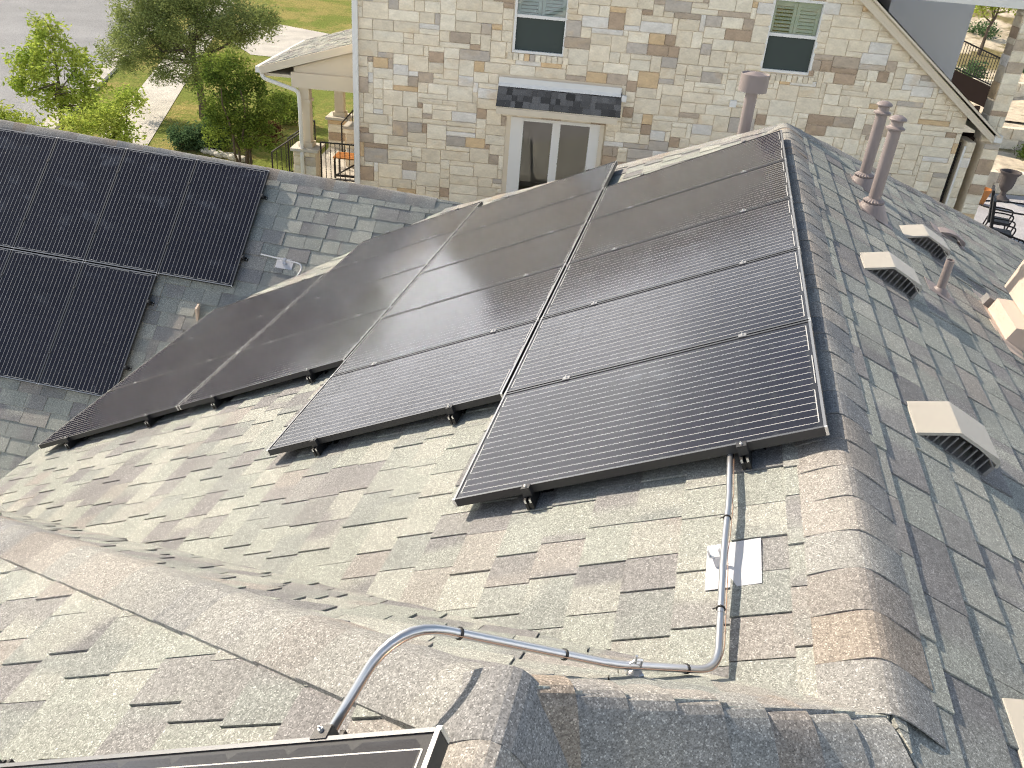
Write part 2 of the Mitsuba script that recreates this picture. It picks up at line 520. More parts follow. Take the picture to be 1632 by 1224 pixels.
# ridge and hip caps
cap_id = [8000]
def caps(P0, P1, mL, mR, ex=.19, w=.16, r=.032, length=.30, stop=True, up=.018, lip=.005):
    """caps from P0 (lower end) up to P1; mL, mR: fall per metre to the left and right of the way up (numbers or functions of 0..1)"""
    P0, P1 = A(P0), A(P1)
    L = np.linalg.norm(P1 - P0)
    t = (P1 - P0) / L
    q = nrm(np.cross([t[0], t[1], 0], Z_))              # to the right
    S = np.linspace(-w, w, 15)
    i = 0
    n = int(L / ex)
    for i in range(n):
        a, b = i * L / n - .01, i * L / n + length * (ex / .19) * .72
        rows = []
        for tt, lift in ((a, .0), (a, lip), ((a + b) / 2, lip * .6), (b, lip * .1)):
            u = min(max(tt / L, 0), 1)
            l_, r_ = (mL(u) if callable(mL) else mL), (mR(u) if callable(mR) else mR)
            h = -(r_ + l_) / 2 * (np.sqrt(S * S + r * r) - r + (r + w - math.hypot(w, r)) * .97 * (np.abs(S) / w) ** 2) - (r_ - l_) / 2 * S + up
            wob = .002 * np.sin(S * 31 + i * 1.7)
            tt = min(tt, L - .004) if stop else tt
            rows.append(P0 + t * tt + S[:, None] * q + Z_ * (h + lift + wob)[:, None])
        v = np.vstack(rows)
        k = len(S)
        f = [[y * k + x, y * k + x + 1, (y + 1) * k + x + 1, (y + 1) * k + x] for y in range(3) for x in range(k - 1)]
        cap_id[0] += 1
        uv = np.column_stack([np.tile(cap_id[0] * 4 + 1 + S * .25, 4), np.repeat([0., 0., .12, .24], k) * 1.6])
        mb = MB().add(v, f, uv)
        # closing lips along both long edges
        for x in (0, k - 1):
            e = v[[k + x, 2 * k + x, 3 * k + x]]
            lo = e - [0, 0, .03]
            vv = np.vstack([e, lo])
            ff = [[0, 3, 4, 1], [1, 4, 5, 2]] if x == 0 else [[0, 1, 4, 3], [1, 2, 5, 4]]
            mb.add(vv, ff, np.vstack([uv[[k + x, 2 * k + x, 3 * k + x]]] * 2))
        obj('ridge_cap', mb, 'shingle', house, uv=True)

caps([.10, -1.62, M_[2] - .085], M_, .30, .40)
caps(M_ + A([0, .02, 0]), N_, .5, .475)
caps(M_ + A([-.02, -.01, -.012]), A_ - A([.0, .0, .012]), lambda u: .204 + 1.5 * u, lambda u: .80, ex=.118, w=.15, r=.04, lip=.014)
caps(HE, A_, .894, .224, ex=.2, w=.17, up=.024, lip=.007)
caps([-.85, -4.6, 5.40], A_ + A([0, .05, 0.006]), .5, 1.30, w=.15, r=.04, up=.024)
caps(H_, N_, .9, .175)
caps([4.6, 8.88, zR(4.6)], N_, .28, .8)
caps(onQ(-15, 6.98), onQ(-3.8, 7.16), 1.0, .94, w=.12)
# eave boards, gutters and the walls that carry the roof
m = MB().box(XE - .03, XE, 1.5, 5.75, zL(XE) - .2, zL(XE) - .01)
obj('fascia', m, 'cream_trim', house)
m = MB().obox([-6.36, 5.56, 1.98], nrm([1, .3, 0]), nrm([-.3, 1, 0]), [0, 0, 1], .012, .07, .09)
obj('kickout_flashing', m, 'hood_paint', house)
m = MB()
m.box(-5.9, -5.7, -4.5, 9, 0, zL(XE) - .3)
m.box(-14.6, -5.8, 5.5, 5.7, 0, 1.9)
m.box(-14.6, 4.4, 9.2, 9.4, 0, 2.2)
m.box(4.5, 4.7, -4, 9.3, 0, 2.9)
m.box(-14.6, -14.4, 1.3, 9.3, 0, .3)
obj('wall', m, 'stucco', house)

# ------------------------------------------------------------------ solar panels
PL, PW, TH = 1.65, .992, .040
cell_gap = .0022
def panel(fr, detail, label, group, cells=None):
    """fr = (top corner, down the long side, along the short side, normal); the top of the frame is n = 0"""
    o, a, b, n = fr
    t = thing('solar_panel', label, 'solar panel', group)
    lip = .012
    m = MB()
    m.lbox(fr, 0, PL, 0, lip, -TH, 0); m.lbox(fr, 0, PL, PW - lip, PW, -TH, 0)
    m.lbox(fr, 0, lip, lip + .0004, PW - lip - .0004, -TH, 0); m.lbox(fr, PL - lip, PL, lip + .0004, PW - lip - .0004, -TH, 0)
    obj('frame', m, 'frame', t)
    obj('frame_lip', MB().lbox(fr, .0006, lip, .0006, PW - .0006, .0002, .0008), 'frame_lip', t)
    obj('frame_lip', MB().lbox(fr, PL - lip, PL - .0006, .0006, PW - .0006, .0002, .0008), 'frame_lip', t)
    obj('frame_lip', MB().lbox(fr, lip + .0005, PL - lip - .0005, .0006, lip, .0002, .0008), 'frame_lip_dark', t)
    obj('frame_lip', MB().lbox(fr, lip + .0005, PL - lip - .0005, PW - lip, PW - .0006, .0002, .0008), 'frame_lip_dark', t)
    m = MB().lbox(fr, lip + .0005, PL - lip - .0005, lip + .0005, PW - lip - .0005, -.008, -.003)
    obj('backsheet', m, 'backsheet', t)
    c, p = .156, .1582
    a0, b0 = (PL - 10 * p) / 2 + (p - c) / 2, (PW - 6 * p) / 2 + (p - c) / 2
    k = .0165
    joint = MB()
    oc = [(k, 0), (c - k, 0), (c, k), (c, c - k), (c - k, c), (k, c), (0, c - k), (0, k)]
    for i in range(10):
        for j in range(6):
            v = A([o + a * (a0 + i * p + x) + b * (b0 + j * p + y) - n * .0024 for x, y in oc])
            f = [[0, q + 1, q] for q in range(1, 7)] if np.cross(a, b) @ n < 0 else [[0, q, q + 1] for q in range(1, 7)]
            if detail and (cells is None or cells(i, j)):
                obj('cell', MB().add(v, f), 'cell', t)
            else:
                joint.add(v, f)
    if joint.v:
        obj('cell_field', joint, 'cell', t, kind='stuff')
    m = MB()
    for j in range(6):
        for q in (1 / 6, .5, 5 / 6):
            y = b0 + j * p + q * c
            m.lbox(fr, a0 - .006, a0 + 10 * p + .002, y - .0017, y + .0017, -.0024, -.0018)
    obj('busbar', m, 'busbar', t, kind='stuff')
    for j0, j1, off in ((0, 2, .010), (2, 4, .018), (4, 6, .010)):
        ya, yb = b0 + j0 * p + c / 6, b0 + (j1 - 1) * p + 5 * c / 6
        obj('end_ribbon', MB().lbox(fr, a0 - off, a0 - off + .0042, ya, yb, -.0024, -.0017), 'busbar', t)
    for j0, j1 in ((0, 1), (1, 3), (3, 5), (5, 6)):
        ya, yb = b0 + j0 * p + c / 6, b0 + (j1 - 1) * p + 5 * c / 6
        obj('end_ribbon', MB().lbox(fr, a0 + 10 * p + .004, a0 + 10 * p + .0082, ya, yb, -.0024, -.0017), 'busbar', t)
    for x in (0, 1):
        for y in (0, 1):
            m = MB().lbox(fr, -.0012 if x == 0 else PL - .010, .010 if x == 0 else PL + .0012, -.0012 if y == 0 else PW - .010, .010 if y == 0 else PW + .0012, -TH + .002, .0012)
            obj('corner_key', m, 'bare_aluminium', t)
    return t


WP, OFF = 1.0059, .2642
names = {}
def row_word(k): return ('first', 'second', 'third', 'fourth', 'fifth')[k]
colname = ['column beside the ridge', 'second column from the ridge', 'third column from the ridge', 'lowest column by the eave']
LO = A([0, 0, zL(0) + .115 / LN[2]])
cols = [(0, 0, 5, 0), (1, 1, 5, 0), (2, 2, 4, OFF), (3, 2, 3, OFF)]
RS_ = -LS
for c, r0, cnt, off in cols:
    for k in range(cnt):
        o = LO + RS_ * (c * 1.67 + .01) + Y_ * ((r0 + k) * WP + off + .007)
        fr = (o, RS_, Y_, LN)
        near = (c == 0 and k < 3) or (c == 1 and k < 2)
        tail = ' counted from the camera'
        panel(fr, near, f'black solar panel, {row_word(k)} of the {colname[c]}{tail}', 'solar panels on the main roof slope')
# panel on the nearest slope
NO = A([-.962, -1.94, zL2(-.962) + .03 + .115 / LN[2]])
panel((NO, RS_, -Y_, LN), True, 'black solar panel cut off by the bottom edge, on the nearest roof slope', 'solar panels on the nearest roof slope', cells=lambda i, j: j == 0)
panel((NO + RS_ * 1.67, RS_, -Y_, LN), False, 'black solar panel out of frame beside the one at the bottom edge', 'solar panels on the nearest roof slope') if False else None
# panels on the far left slope
for k in range(6):
    for rrow in (0, 1):
        if rrow == 1 and k == 0: continue
        if k > 4 : continue
        o = QO - QX * (k * WP + .007) - QS * (rrow * 1.67 + .01)
        lab = f'navy solar panel on the left roof, {"upper" if rrow == 0 else "lower"} row, {row_word(k if rrow == 0 else k - 1)} from its right end'
        panel((o, -QS, -QX, QN), rrow == 0 and k < 0, lab, 'solar panels on the left roof')

# ------------------------------------------------------------------ rails, clamps and feet
def rail(fr, length, gaps, ends, feet, label, group, cm='clamp_grey'):
    """fr = (start under the panel tops, along, across, normal)"""
    o, a, b, n = fr
    t = thing('mounting_rail', label, 'mounting rail', group)
    m = MB()
    m.lbox(fr, 0, length, -.018, -.006, -.092, -.0402); m.lbox(fr, 0, length, .006, .018, -.092, -.0402)
    m.lbox(fr, .006, length - .006, -.0061, .0061, -.088, -.060)
    obj('rail', m, 'rail_black', t)
    m = MB()
    for s_ in (-1, 1):
        m.lbox(fr, -.0015, .0005, s_ * .012 - .0045, s_ * .012 + .0045, -.058, -.0415)
    obj('rail_end', m, 'bare_aluminium', t)
    for g in gaps:
        m = MB()
        m.lbox(fr, g - .016, g + .016, -.02, .02, .0008, .0045)
        m.lbox(fr, g - .004, g + .004, -.02, .02, -.04, .0008)
        k = obj('clamp', m, cm, t)
        mm = MB().lathe(o + a * g + n * .0045, [(0, 0), (.006, 0), (.006, .007), (.003, .0075), (.003, .012), (0, .012)], 8, n)
        obj('bolt', mm, 'bare_aluminium' if cm != 'frame' else 'frame_lip', k)
    for g, sg in ends:
        m = MB()
        m.lbox(fr, min(g, g + sg * .028), max(g, g + sg * .028), -.02, .02, -.0385, .0)
        m.lbox(fr, min(g + sg * .026, g - sg * .008), max(g + sg * .026, g - sg * .008), -.02, .02, .0008, .004)
        k = obj('end_clamp', m, 'frame', t)
        mm = MB().lathe(o + a * (g + sg * .012) + n * .004, [(0, 0), (.006, 0), (.006, .007), (.003, .0075), (.003, .013), (0, .013)], 8, n)
        obj('bolt', mm, 'bare_aluminium' if cm != 'frame' else 'frame_lip', k)
    for g in feet:
        m = MB()
        m.lbox(fr, g - .03, g + .03, .0185, .0245, -.108, -.05)
        m.lbox(fr, g - .03, g + .03, .0185, .075, -.108, -.100)
        m.lbox(fr, g - .10, g + .10, -.10, .14, -.1115, -.1085)
        obj('foot', m, 'rail_black', t)
    return t

for c, r0, cnt, off in cols:
    for q, fq in enumerate((.20, .775)):
        y0, y1 = r0 * WP + off, (r0 + cnt) * WP + off
        o = LO + RS_ * (c * 1.67 + .01 + PL * fq) + Y_ * (y0 - .045)
        gaps = [.045 + k * WP for k in range(1, cnt)]
        ln = y1 - y0 + .09
        rail((o, Y_, -RS_, LN), ln, gaps, [(.045 + .006, -1), (ln - .045 - .008, 1)], [.16, 1.3, 2.5] if cnt > 3 else [.16, 1.3],
             f'black mounting rail under the {colname[c]}, on its {("uphill", "downhill")[q]} side', 'rails under the solar panels')
for q, fq in enumerate((.175, .80)):
    o = NO + RS_ * (PL * fq) + Y_ * .05
    rail((o, -Y_, RS_, LN), 2.2, [], [(.05, -1)], [.2, 1.4], f'black mounting rail at the bottom edge, on the {("uphill", "downhill")[q]} side of the cut off panel', 'rails under the nearest panel')
for rrow in (0, 1):
    for q, fq in enumerate((.22, .75)):
        k0 = 0 if rrow == 0 else 1
        o = QO - QX * (k0 * WP - .05) - QS * (rrow * 1.67 + .01 + PL * fq)
        rail((o, -QX, QS if False else -QS, QN), (5 - k0) * WP + .06, [.05 + k * WP for k in range(1, 5 - k0)], [(.05 + .006, -1)], [.2, 1.6, 3.0],
             f'black rail under the {"upper" if rrow == 0 else "lower"} row of left roof panels, {("uphill", "downhill")[q]} one', 'rails under the left roof panels', cm='frame')

# ------------------------------------------------------------------ conduits
t = thing('electrical_conduit', 'bare grey metal conduit bent across the near roof beside the front panel', 'conduit')
up = LN * .02
path = bez([([-.335, .06, 4.975], 0), ([-.337, -.3, 4.992], .05), ([-.350, -.62, 4.988], .1), ([-.352, -1.13, 4.972], .10), ([-.65, -1.40, 5.19], .05), ([-1.13, -1.735, 5.53], .13), ([-1.225, -1.90, 5.315], .05), ([-1.31, -2.06, 5.25], 0)], 9)
obj('pipe', MB().tube(path, .0117, 14), 'galvanised', t, smooth=40)
for p, dd in (((-.3425, -.44, 4.990), Y_), ((-.351, -.90, 4.981), Y_)):
    obj('coupling', MB().tube([A(p) - dd * .003, A(p) + dd * .003], .0128, 14), 'galvanised', t)
def near_path(q):
    i = np.argmin(np.linalg.norm(path - A(q), axis=1))
    i = min(max(i, 1), len(path) - 2)
    return path[i], nrm(path[i + 1] - path[i - 1])
wire = []
for i in range(len(path)):
    tg = nrm(path[min(i + 1, len(path) - 1)] - path[max(i - 1, 0)])
    sd = nrm(np.cross(tg, LN))
    sd = sd if sd[0] > -.2 else -sd
    wire.append(path[i] + sd * (.0150 + .002 * math.sin(i * .8)) - LN * .004)
obj('ground_wire', MB().tube(wire, .0018, 6), 'copper_wire', t, smooth=True)
for q in ((-.45, -1.22, 5.05), (-.78, -1.49, 5.28), (-1.02, -1.64, 5.44), (-.3425, -.42, 4.99), (-.351, -.88, 4.98)):
    p = A(q)
    i = np.argmin(np.linalg.norm(path - p, axis=1)); i = min(i, len(path) - 2)
    best = min(((lambda s_: (np.linalg.norm(path[j] + s_ * (path[j + 1] - path[j]) - p), path[j] + s_ * (path[j + 1] - path[j]), nrm(path[j + 1] - path[j])))(min(max((p - path[j]) @ (path[j + 1] - path[j]) / max((path[j + 1] - path[j]) @ (path[j + 1] - path[j]), 1e-9), 0), 1)) for j in range(len(path) - 1)), key=lambda z: z[0])
    c, tg = best[1], best[2]
    m = MB().tube([c - tg * .0028, c + tg * .0028], .0150, 12)
    u = nrm(np.cross(tg, [0, 0, 1.0]))
    m.tube([c + u * .014, c + u * .024 - Z_ * .008], .0022, 6)
    obj('cable_tie', m, 'black_plastic', t)
# strut that holds it over the valley
c = A([-.60, -1.363, 5.158])
m = MB().obox(c - Z_ * .034, nrm([1, .6, 0]), nrm([-.6, 1, 0]), Z_, .022, .020, .017)
obj('strut', m, 'bare_aluminium', t)
m = MB().obox(c - Z_ * .085, nrm([1, .6, 0]), nrm([-.6, 1, 0]), Z_, .021, .019, .036)
obj('strut_base', m, 'zinc_plate', t)
m = MB().tube([c + A([-.016, -.012, -.02]), c + A([-.016, -.012, .018]), c + A([0, 0, .026]), c + A([.016, .012, .018]), c + A([.016, .012, -.02])], .004, 6)
m.tube([c + Z_ * .015, c + Z_ * .042], .004, 6)
obj('pipe_clamp', m, 'bare_aluminium', t)
# flashing plate with its stand-off
t2 = thing('flashing_plate', 'flat pale zinc plate slipped under the shingles below the conduit', 'flashing')
fr = (A([-.298, -.60, zL(-.298)]), LS, Y_, LN)
obj('plate', MB().lbox(fr, -.096, .096, -.118, .118, .0165, .0185), 'zinc_plate', t2)
obj('post', MB().lbox(fr, -.062, -.040, -.011, .011, .018, .060), 'zinc_plate', t2)
m = MB().lbox(fr, -.072, -.030, -.008, .008, .060, .064)
m.lbox(fr, -.072, -.068, -.008, .008, .064, .094); m.lbox(fr, -.034, -.030, -.008, .008, .064, .094)
obj('strap', m, 'galvanised', t2)
# conduit on the left roof
t = thing('electrical_conduit', 'thin grey conduit leaving the far left panels with one bend', 'conduit')
q = lambda a, b, c: QP + QX * a + QS * b + QN * c
pth = bez([([-5.80, 6.21, 2.607], 0), ([-5.20, 6.20, 2.572], .12), ([-5.265, 6.02, 2.42], 0)], 9)
obj('pipe', MB().tube(pth, .0117, 10), 'galvanised', t, smooth=40)
obj('strap', MB().obox([-5.47, 6.205, 2.59], QX, QS, QN, .012, .02, .018), 'galvanised', t)
tt = thing('flashing_plate', 'small pale zinc plate under the conduit on the left roof', 'flashing')
fr = (QP + QX * ((A([-5.48, 6.215, 2.53]) - QP) @ QX) + QS * ((A([-5.48, 6.215, 2.53]) - QP) @ QS), QX, QS, QN)
obj('plate', MB().lbox(fr, -.11, .11, -.07, .07, .0165, .0185), 'zinc_plate', tt)
obj('post', MB().lbox(fr, -.02, .02, -.02, .02, .0185, .05), 'zinc_plate', tt)

# ------------------------------------------------------------------ roof vents
def box_vent(x, y, label, w=.285):
    """slant back louvre vent; x, y = its upper corner on the roof nearest to the camera"""
    t = thing('box_vent', label, 'roof vent', 'slant back vents on the right slope')
    o = A([x, y, zR(x)])
    ax = A([1., 0, -.475]); ax = nrm(ax)      # down the slope
    n = RN
    prof = [(0, .012), (.005, .020), (.145, .126), (.15, .128), (.362, .122), (.378, .112), (.388, .094), (.388, .078), (.378, .076), (.376, .092), (.355, .108), (.152, .113), (.146, .111), (.02, .012)]
    k = len(prof)
    P = [A(o + ax * a + n * h) for a, h in prof]
    v = np.vstack([P, [p + Y_ * w for p in P]])
    f = []
    for i in range(k):
        j = (i + 1) % k
        f.append([i, k + i, k + j, j])
    m = MB().add(v, f)
    for s0 in (0, k):
        tri = []
        # the thin profile is closed strip by strip
        half = k // 2
        for i in range(half - 1):
            a, b, c, d = i, i + 1, k - 2 - i, k - 1 - i
            tri += [[s0 + a, s0 + b, s0 + c], [s0 + a, s0 + c, s0 + d]]
        m.add(v, tri)
    obj('hood', m, 'vent_paint', t)
    # base flange, dark throat and louvre bars
    obj('flange', MB().lbox((o, ax, Y_, n), .004, .385, .003, w - .003, .0165, .019), 'vent_grey', t)
    sidep = [(.03, .0195), (.15, .110), (.352, .1045), (.366, .0195)]
    yy = w - .020
    vv = np.vstack([[o + ax * a + n * h + Y_ * yy for a, h in sidep], [o + ax * a + n * h + Y_ * (yy + .004) for a, h in sidep]])
    obj('end_plate', MB().add(vv, [[0, 1, 2, 3], [4, 7, 6, 5], [0, 4, 5, 1], [1, 5, 6, 2], [2, 6, 7, 3], [3, 7, 4, 0]]), 'vent_grey', t)
    for i in range(9):
        a = .055 + i * .0345
        top = min(.0195 + (a - .03) * .75, .105) - .004
        obj('louvre_bar', MB().obox(o + ax * a + n * (.0195 + top) / 2 + Y_ * .010, ax, Y_, n, .0028, .005, max((top - .0195) / 2, .004)), 'vent_grey', t)
    obj('apron', MB().lbox((o, ax, Y_, n), .366, .384, .004, w - .004, .0195, .070), 'vent_grey', t)
    return t

box_vent(.485, .573, 'beige slant back roof vent nearest the camera on the right slope')
box_vent(.490, 2.603, 'beige slant back roof vent in the middle of the right slope')
box_vent(1.064, 4.248, 'beige slant back roof vent farthest up the right slope near the flues')
box_vent(.490, -1.215, 'beige roof vent cut off at the bottom right corner')
box_vent(.835, -.16 - .285, 'pale vent edge just showing at the right edge of the picture', .285)

def flue(x, y, zroof, h, rad, cap, label, cone=True):
    t = thing('flue_pipe', label, 'flue pipe', 'mauve painted flue pipes')
    b = A([x, y, zroof])
    obj('pipe', MB().lathe(b - Z_ * .1, [(rad, 0), (rad, h + .1)], 24), 'flue_paint', t, smooth=40)
    if cone:
        obj('cone_flashing', MB().lathe(b - Z_ * .06, [(rad * 3.3, .0), (rad * 2.9, .05), (rad * 1.75, .155), (rad * 1.1, .165)], 24), 'flue_paint', t, smooth=40)
        m = MB()
        pr = []
        n = 40
        for hh, rr in ((.150, 1.02), (.150, 1.62), (.163, 1.70), (.178, 1.25), (.186, 1.02)):
            pr.append((hh, rr))
        rings = []
        for hh, rr in pr:
            an = np.linspace(0, 2 * math.pi, n, endpoint=False)
            rk = rad * (1 + (rr - 1) * (1 + .14 * np.where(np.arange(n) % 2 == 0, 1, -1)))
            rings.append(np.column_stack([b[0] + rk * np.cos(an), b[1] + rk * np.sin(an), np.full(n, b[2] - .05 + hh)]))
        v = np.vstack(rings)
        m.add(v, [[i * n + k, i * n + (k + 1) % n, (i + 1) * n + (k + 1) % n, (i + 1) * n + k] for i in range(len(pr) - 1) for k in range(n)])
        obj('storm_collar', m, 'flue_paint', t)
        obj('base_plate', MB().lbox((b, nrm([1, 0, -.475]), Y_, RN), -.12, .2, -.14, .14, .0165, .0195), 'flue_paint', t)
    top = b + Z_ * h
    if cap == 'rain':
        obj('cap', MB().lathe(top, [(rad, -.02), (rad * 1.45, -.012), (rad * 1.5, .0), (rad * 1.05, .012), (rad * .96, .02), (rad * .96, .05), (rad * 1.36, .058), (rad * 1.4, .066), (rad * 1.2, .078), (rad * .7, .092), (0, .097)], 26), 'flue_paint', t, smooth=35)
    elif cap == 'drum':
        obj('cap', MB().lathe(top, [(rad * .9, -.001), (rad * 2.35, 0), (rad * 2.35, .16), (rad * 2.28, .163), (rad * 2.2, .150), (rad * 1.9, .150), (rad * 1.0, .172), (0, .185)], 30), 'flue_paint', t, smooth=35)
    return t

flue(.80, 5.16, zR(.80), .66, .049, 'rain', 'mauve flue pipe with mushroom cap, farther of the pair on the right slope')
flue(.777, 4.33, zR(.777), .70, .049, 'rain', 'mauve flue pipe with mushroom cap, nearer of the pair on the right slope')
flue(-.285, 5.95, 4.60, .72, .058, 'drum', 'mauve flue pipe with drum cap standing behind the far ridge', cone=False)
t = thing('stub_vent_pipe', 'short open mauve vent pipe on the right slope', 'vent pipe')
b = A([1.182, 3.265, zR(1.182)])
obj('pipe', MB().lathe(b - Z_ * .05, [(.030, 0), (.030, .31), (.024, .311), (.024, .24), (0, .24)], 20), 'flue_paint', t, smooth=40)
obj('boot', MB().lathe(b - Z_ * .05, [(.085, .0), (.075, .05), (.05, .085), (.034, .10), (.031, .104)], 20), 'flue_paint', t, smooth=40)
obj('base_plate', MB().lbox((b, nrm([1, 0, -.475]), Y_, RN), -.12, .13, -.12, .12, .0165, .019), 'flue_paint', t)

t = thing('dryer_hood', 'small mauve goose neck vent hood near the far hip', 'roof vent')
o = A([1.624, 5.388, zR(1.624)]); ax = nrm([1, 0, -.475])
pr = [(0, .0), (.02, .028), (.08, .06), (.15, .075), (.25, .066), (.275, .05), (.275, .028), (.255, .028), (.25, .045), (.15, .058), (.06, .03), (.03, .0)]
P = [o + ax * a + RN * h for a, h in pr]; k = len(P)
v = np.vstack([P, [p + Y_ * .15 for p in P]])
m = MB().add(v, [[i, k + i, k + (i + 1) % k, (i + 1) % k] for i in range(k)])
for s0 in (0, k):
    m.add(v, sum([[[s0 + i, s0 + i + 1, s0 + k - 2 - i], [s0 + i, s0 + k - 2 - i, s0 + k - 1 - i]] for i in range(k // 2 - 1)], []))
obj('hood', m, 'flue_paint', t)
obj('flange', MB().lbox((o, ax, Y_, RN), -.06, .3, -.05, .2, .0165, .019), 'flue_paint', t)
obj('flap', MB().lbox((o, ax, Y_, RN), .05, .2, .01, .14, .019, .04), 'vent_grey', t)

# stepped metal hood at the right edge
t = thing('metal_chimney_hood', 'pale metal hood with a stepped flashing box at the right edge', 'chimney hood')
c = A([1.68, 3.138, 0]); 
x0, y0, y1 = 1.67, 3.14, 3.69
zb = zR(x0)
def hood(x0, x1, y0, y1, z0, z1, slope, key):
    m = MB()
    v = A([[x0, y0, z0], [x0, y1, z0], [x1, y1, z1 - .5], [x1, y0, z1 - .5], [x0 + slope, y0, z1], [x0 + slope, y1, z1], [x1, y1, z1], [x1, y0, z1]])
    m.add(v, [[0, 4, 5, 1], [4, 7, 6, 5], [0, 3, 7, 4], [1, 5, 6, 2], [0, 1, 2, 3], [3, 2, 6, 7]])
    return obj(key, m, 'hood_paint', t)
hood(1.665, 2.05, 3.14, 3.68, zR(1.665) - .03, 4.46, .055, 'step_box')
hood(1.83, 2.6, 3.05, 3.95, 4.465, 4.70, .06, 'top_box')
obj('flashing', MB().lbox((A([1.66, 3.0, zR(1.66)]), nrm([1, 0, -.475]), Y_, RN), -.05, .9, -.08, 1.0, .0165, .02), 'hood_paint', t)
obj('diverter', MB().lbox((A([1.66, 3.7, zR(1.66)]), nrm([1, 0, -.475]), Y_, RN), -.02, .4, .02, .12, .02, .09), 'vent_grey', t)
# ------------------------------------------------------------------ ground
def sheet(name, pts, z, mat):
    m = MB()
    p = A([[x, y, z] for x, y in pts])
    area = 0.5 * np.sum(p[:, 0] * np.roll(p[:, 1], -1) - p[:, 1] * np.roll(p[:, 0], -1))
    if area < 0: p = p[::-1]
    m.add(p, [[0, i, i + 1] for i in range(1, len(p) - 1)])
    return obj(name, m, mat, kind='structure')

SD = nrm([-.41, .912, 0]); SNR = nrm([-.912, -.41, 0])       # along the street; across it, away from the houses
C0 = A([-18.3, 18.3, 0])
def st(a, b): return (C0 + SD * a + SNR * b)[:2]
sheet('lawn', [(-400, -200), (400, -200), (400, 600), (-400, 600)], -.004, 'grass')
sheet('street', [st(-80, .45), st(140, .45), st(140, 8.8), st(-80, 8.8)], .0, 'asphalt')
sheet('sidewalk', [st(-60, -2.55), st(120, -2.55), st(120, -1.25), st(-60, -1.25)], .012, 'concrete')
for b0, b1 in ((0, .45), (8.8, 9.25)):
    m = MB()
    for a in np.arange(-30, 60, 3.0):
        c = C0 + SD * (a + 1.5) + SNR * (b0 + b1) / 2
        m.obox(c + Z_ * .045, SD, SNR, Z_, 1.492, (b1 - b0) / 2, .06)
    obj('kerb', m, 'concrete', kind='structure')
sheet('driveway', [(-11.0, 31.2), (-18.9, 30.2), (-23.5, 35.0), (-22.3, 38.0), (-11, 34.6)], .006, 'concrete')
sheet('side_yard', [(-8.5, 9.6), (8, 9.6), (8, 16.2), (-7.2, 13.6)], .004, 'concrete')
sheet('patio', [(5.0, 15.5), (18, 17.2), (17.5, 26.2), (8.2, 24.4), (5.0, 24.0)], .010, 'patio_slab')

# hillside behind the patio
gx, gy = np.meshgrid(np.linspace(4, 60, 57), np.linspace(28.6, 110, 60))
hz = 1.25 + .105 * (gy - 28.6) + .25 * np.sin(gx * .9) * np.sin(gy * .5 + 1) * .5 + .03 * (gx - 8)
v = np.column_stack([gx.ravel(), gy.ravel(), hz.ravel()])
k = gx.shape[1]
f = [[i * k + j, i * k + j + 1, (i + 1) * k + j + 1, (i + 1) * k + j] for i in range(gx.shape[0] - 1) for j in range(k - 1)]
obj('hillside', (v, np.vstack([A(f)[:, [0, 1, 2]], A(f)[:, [0, 2, 3]]])), 'soil', kind='structure', smooth=True)

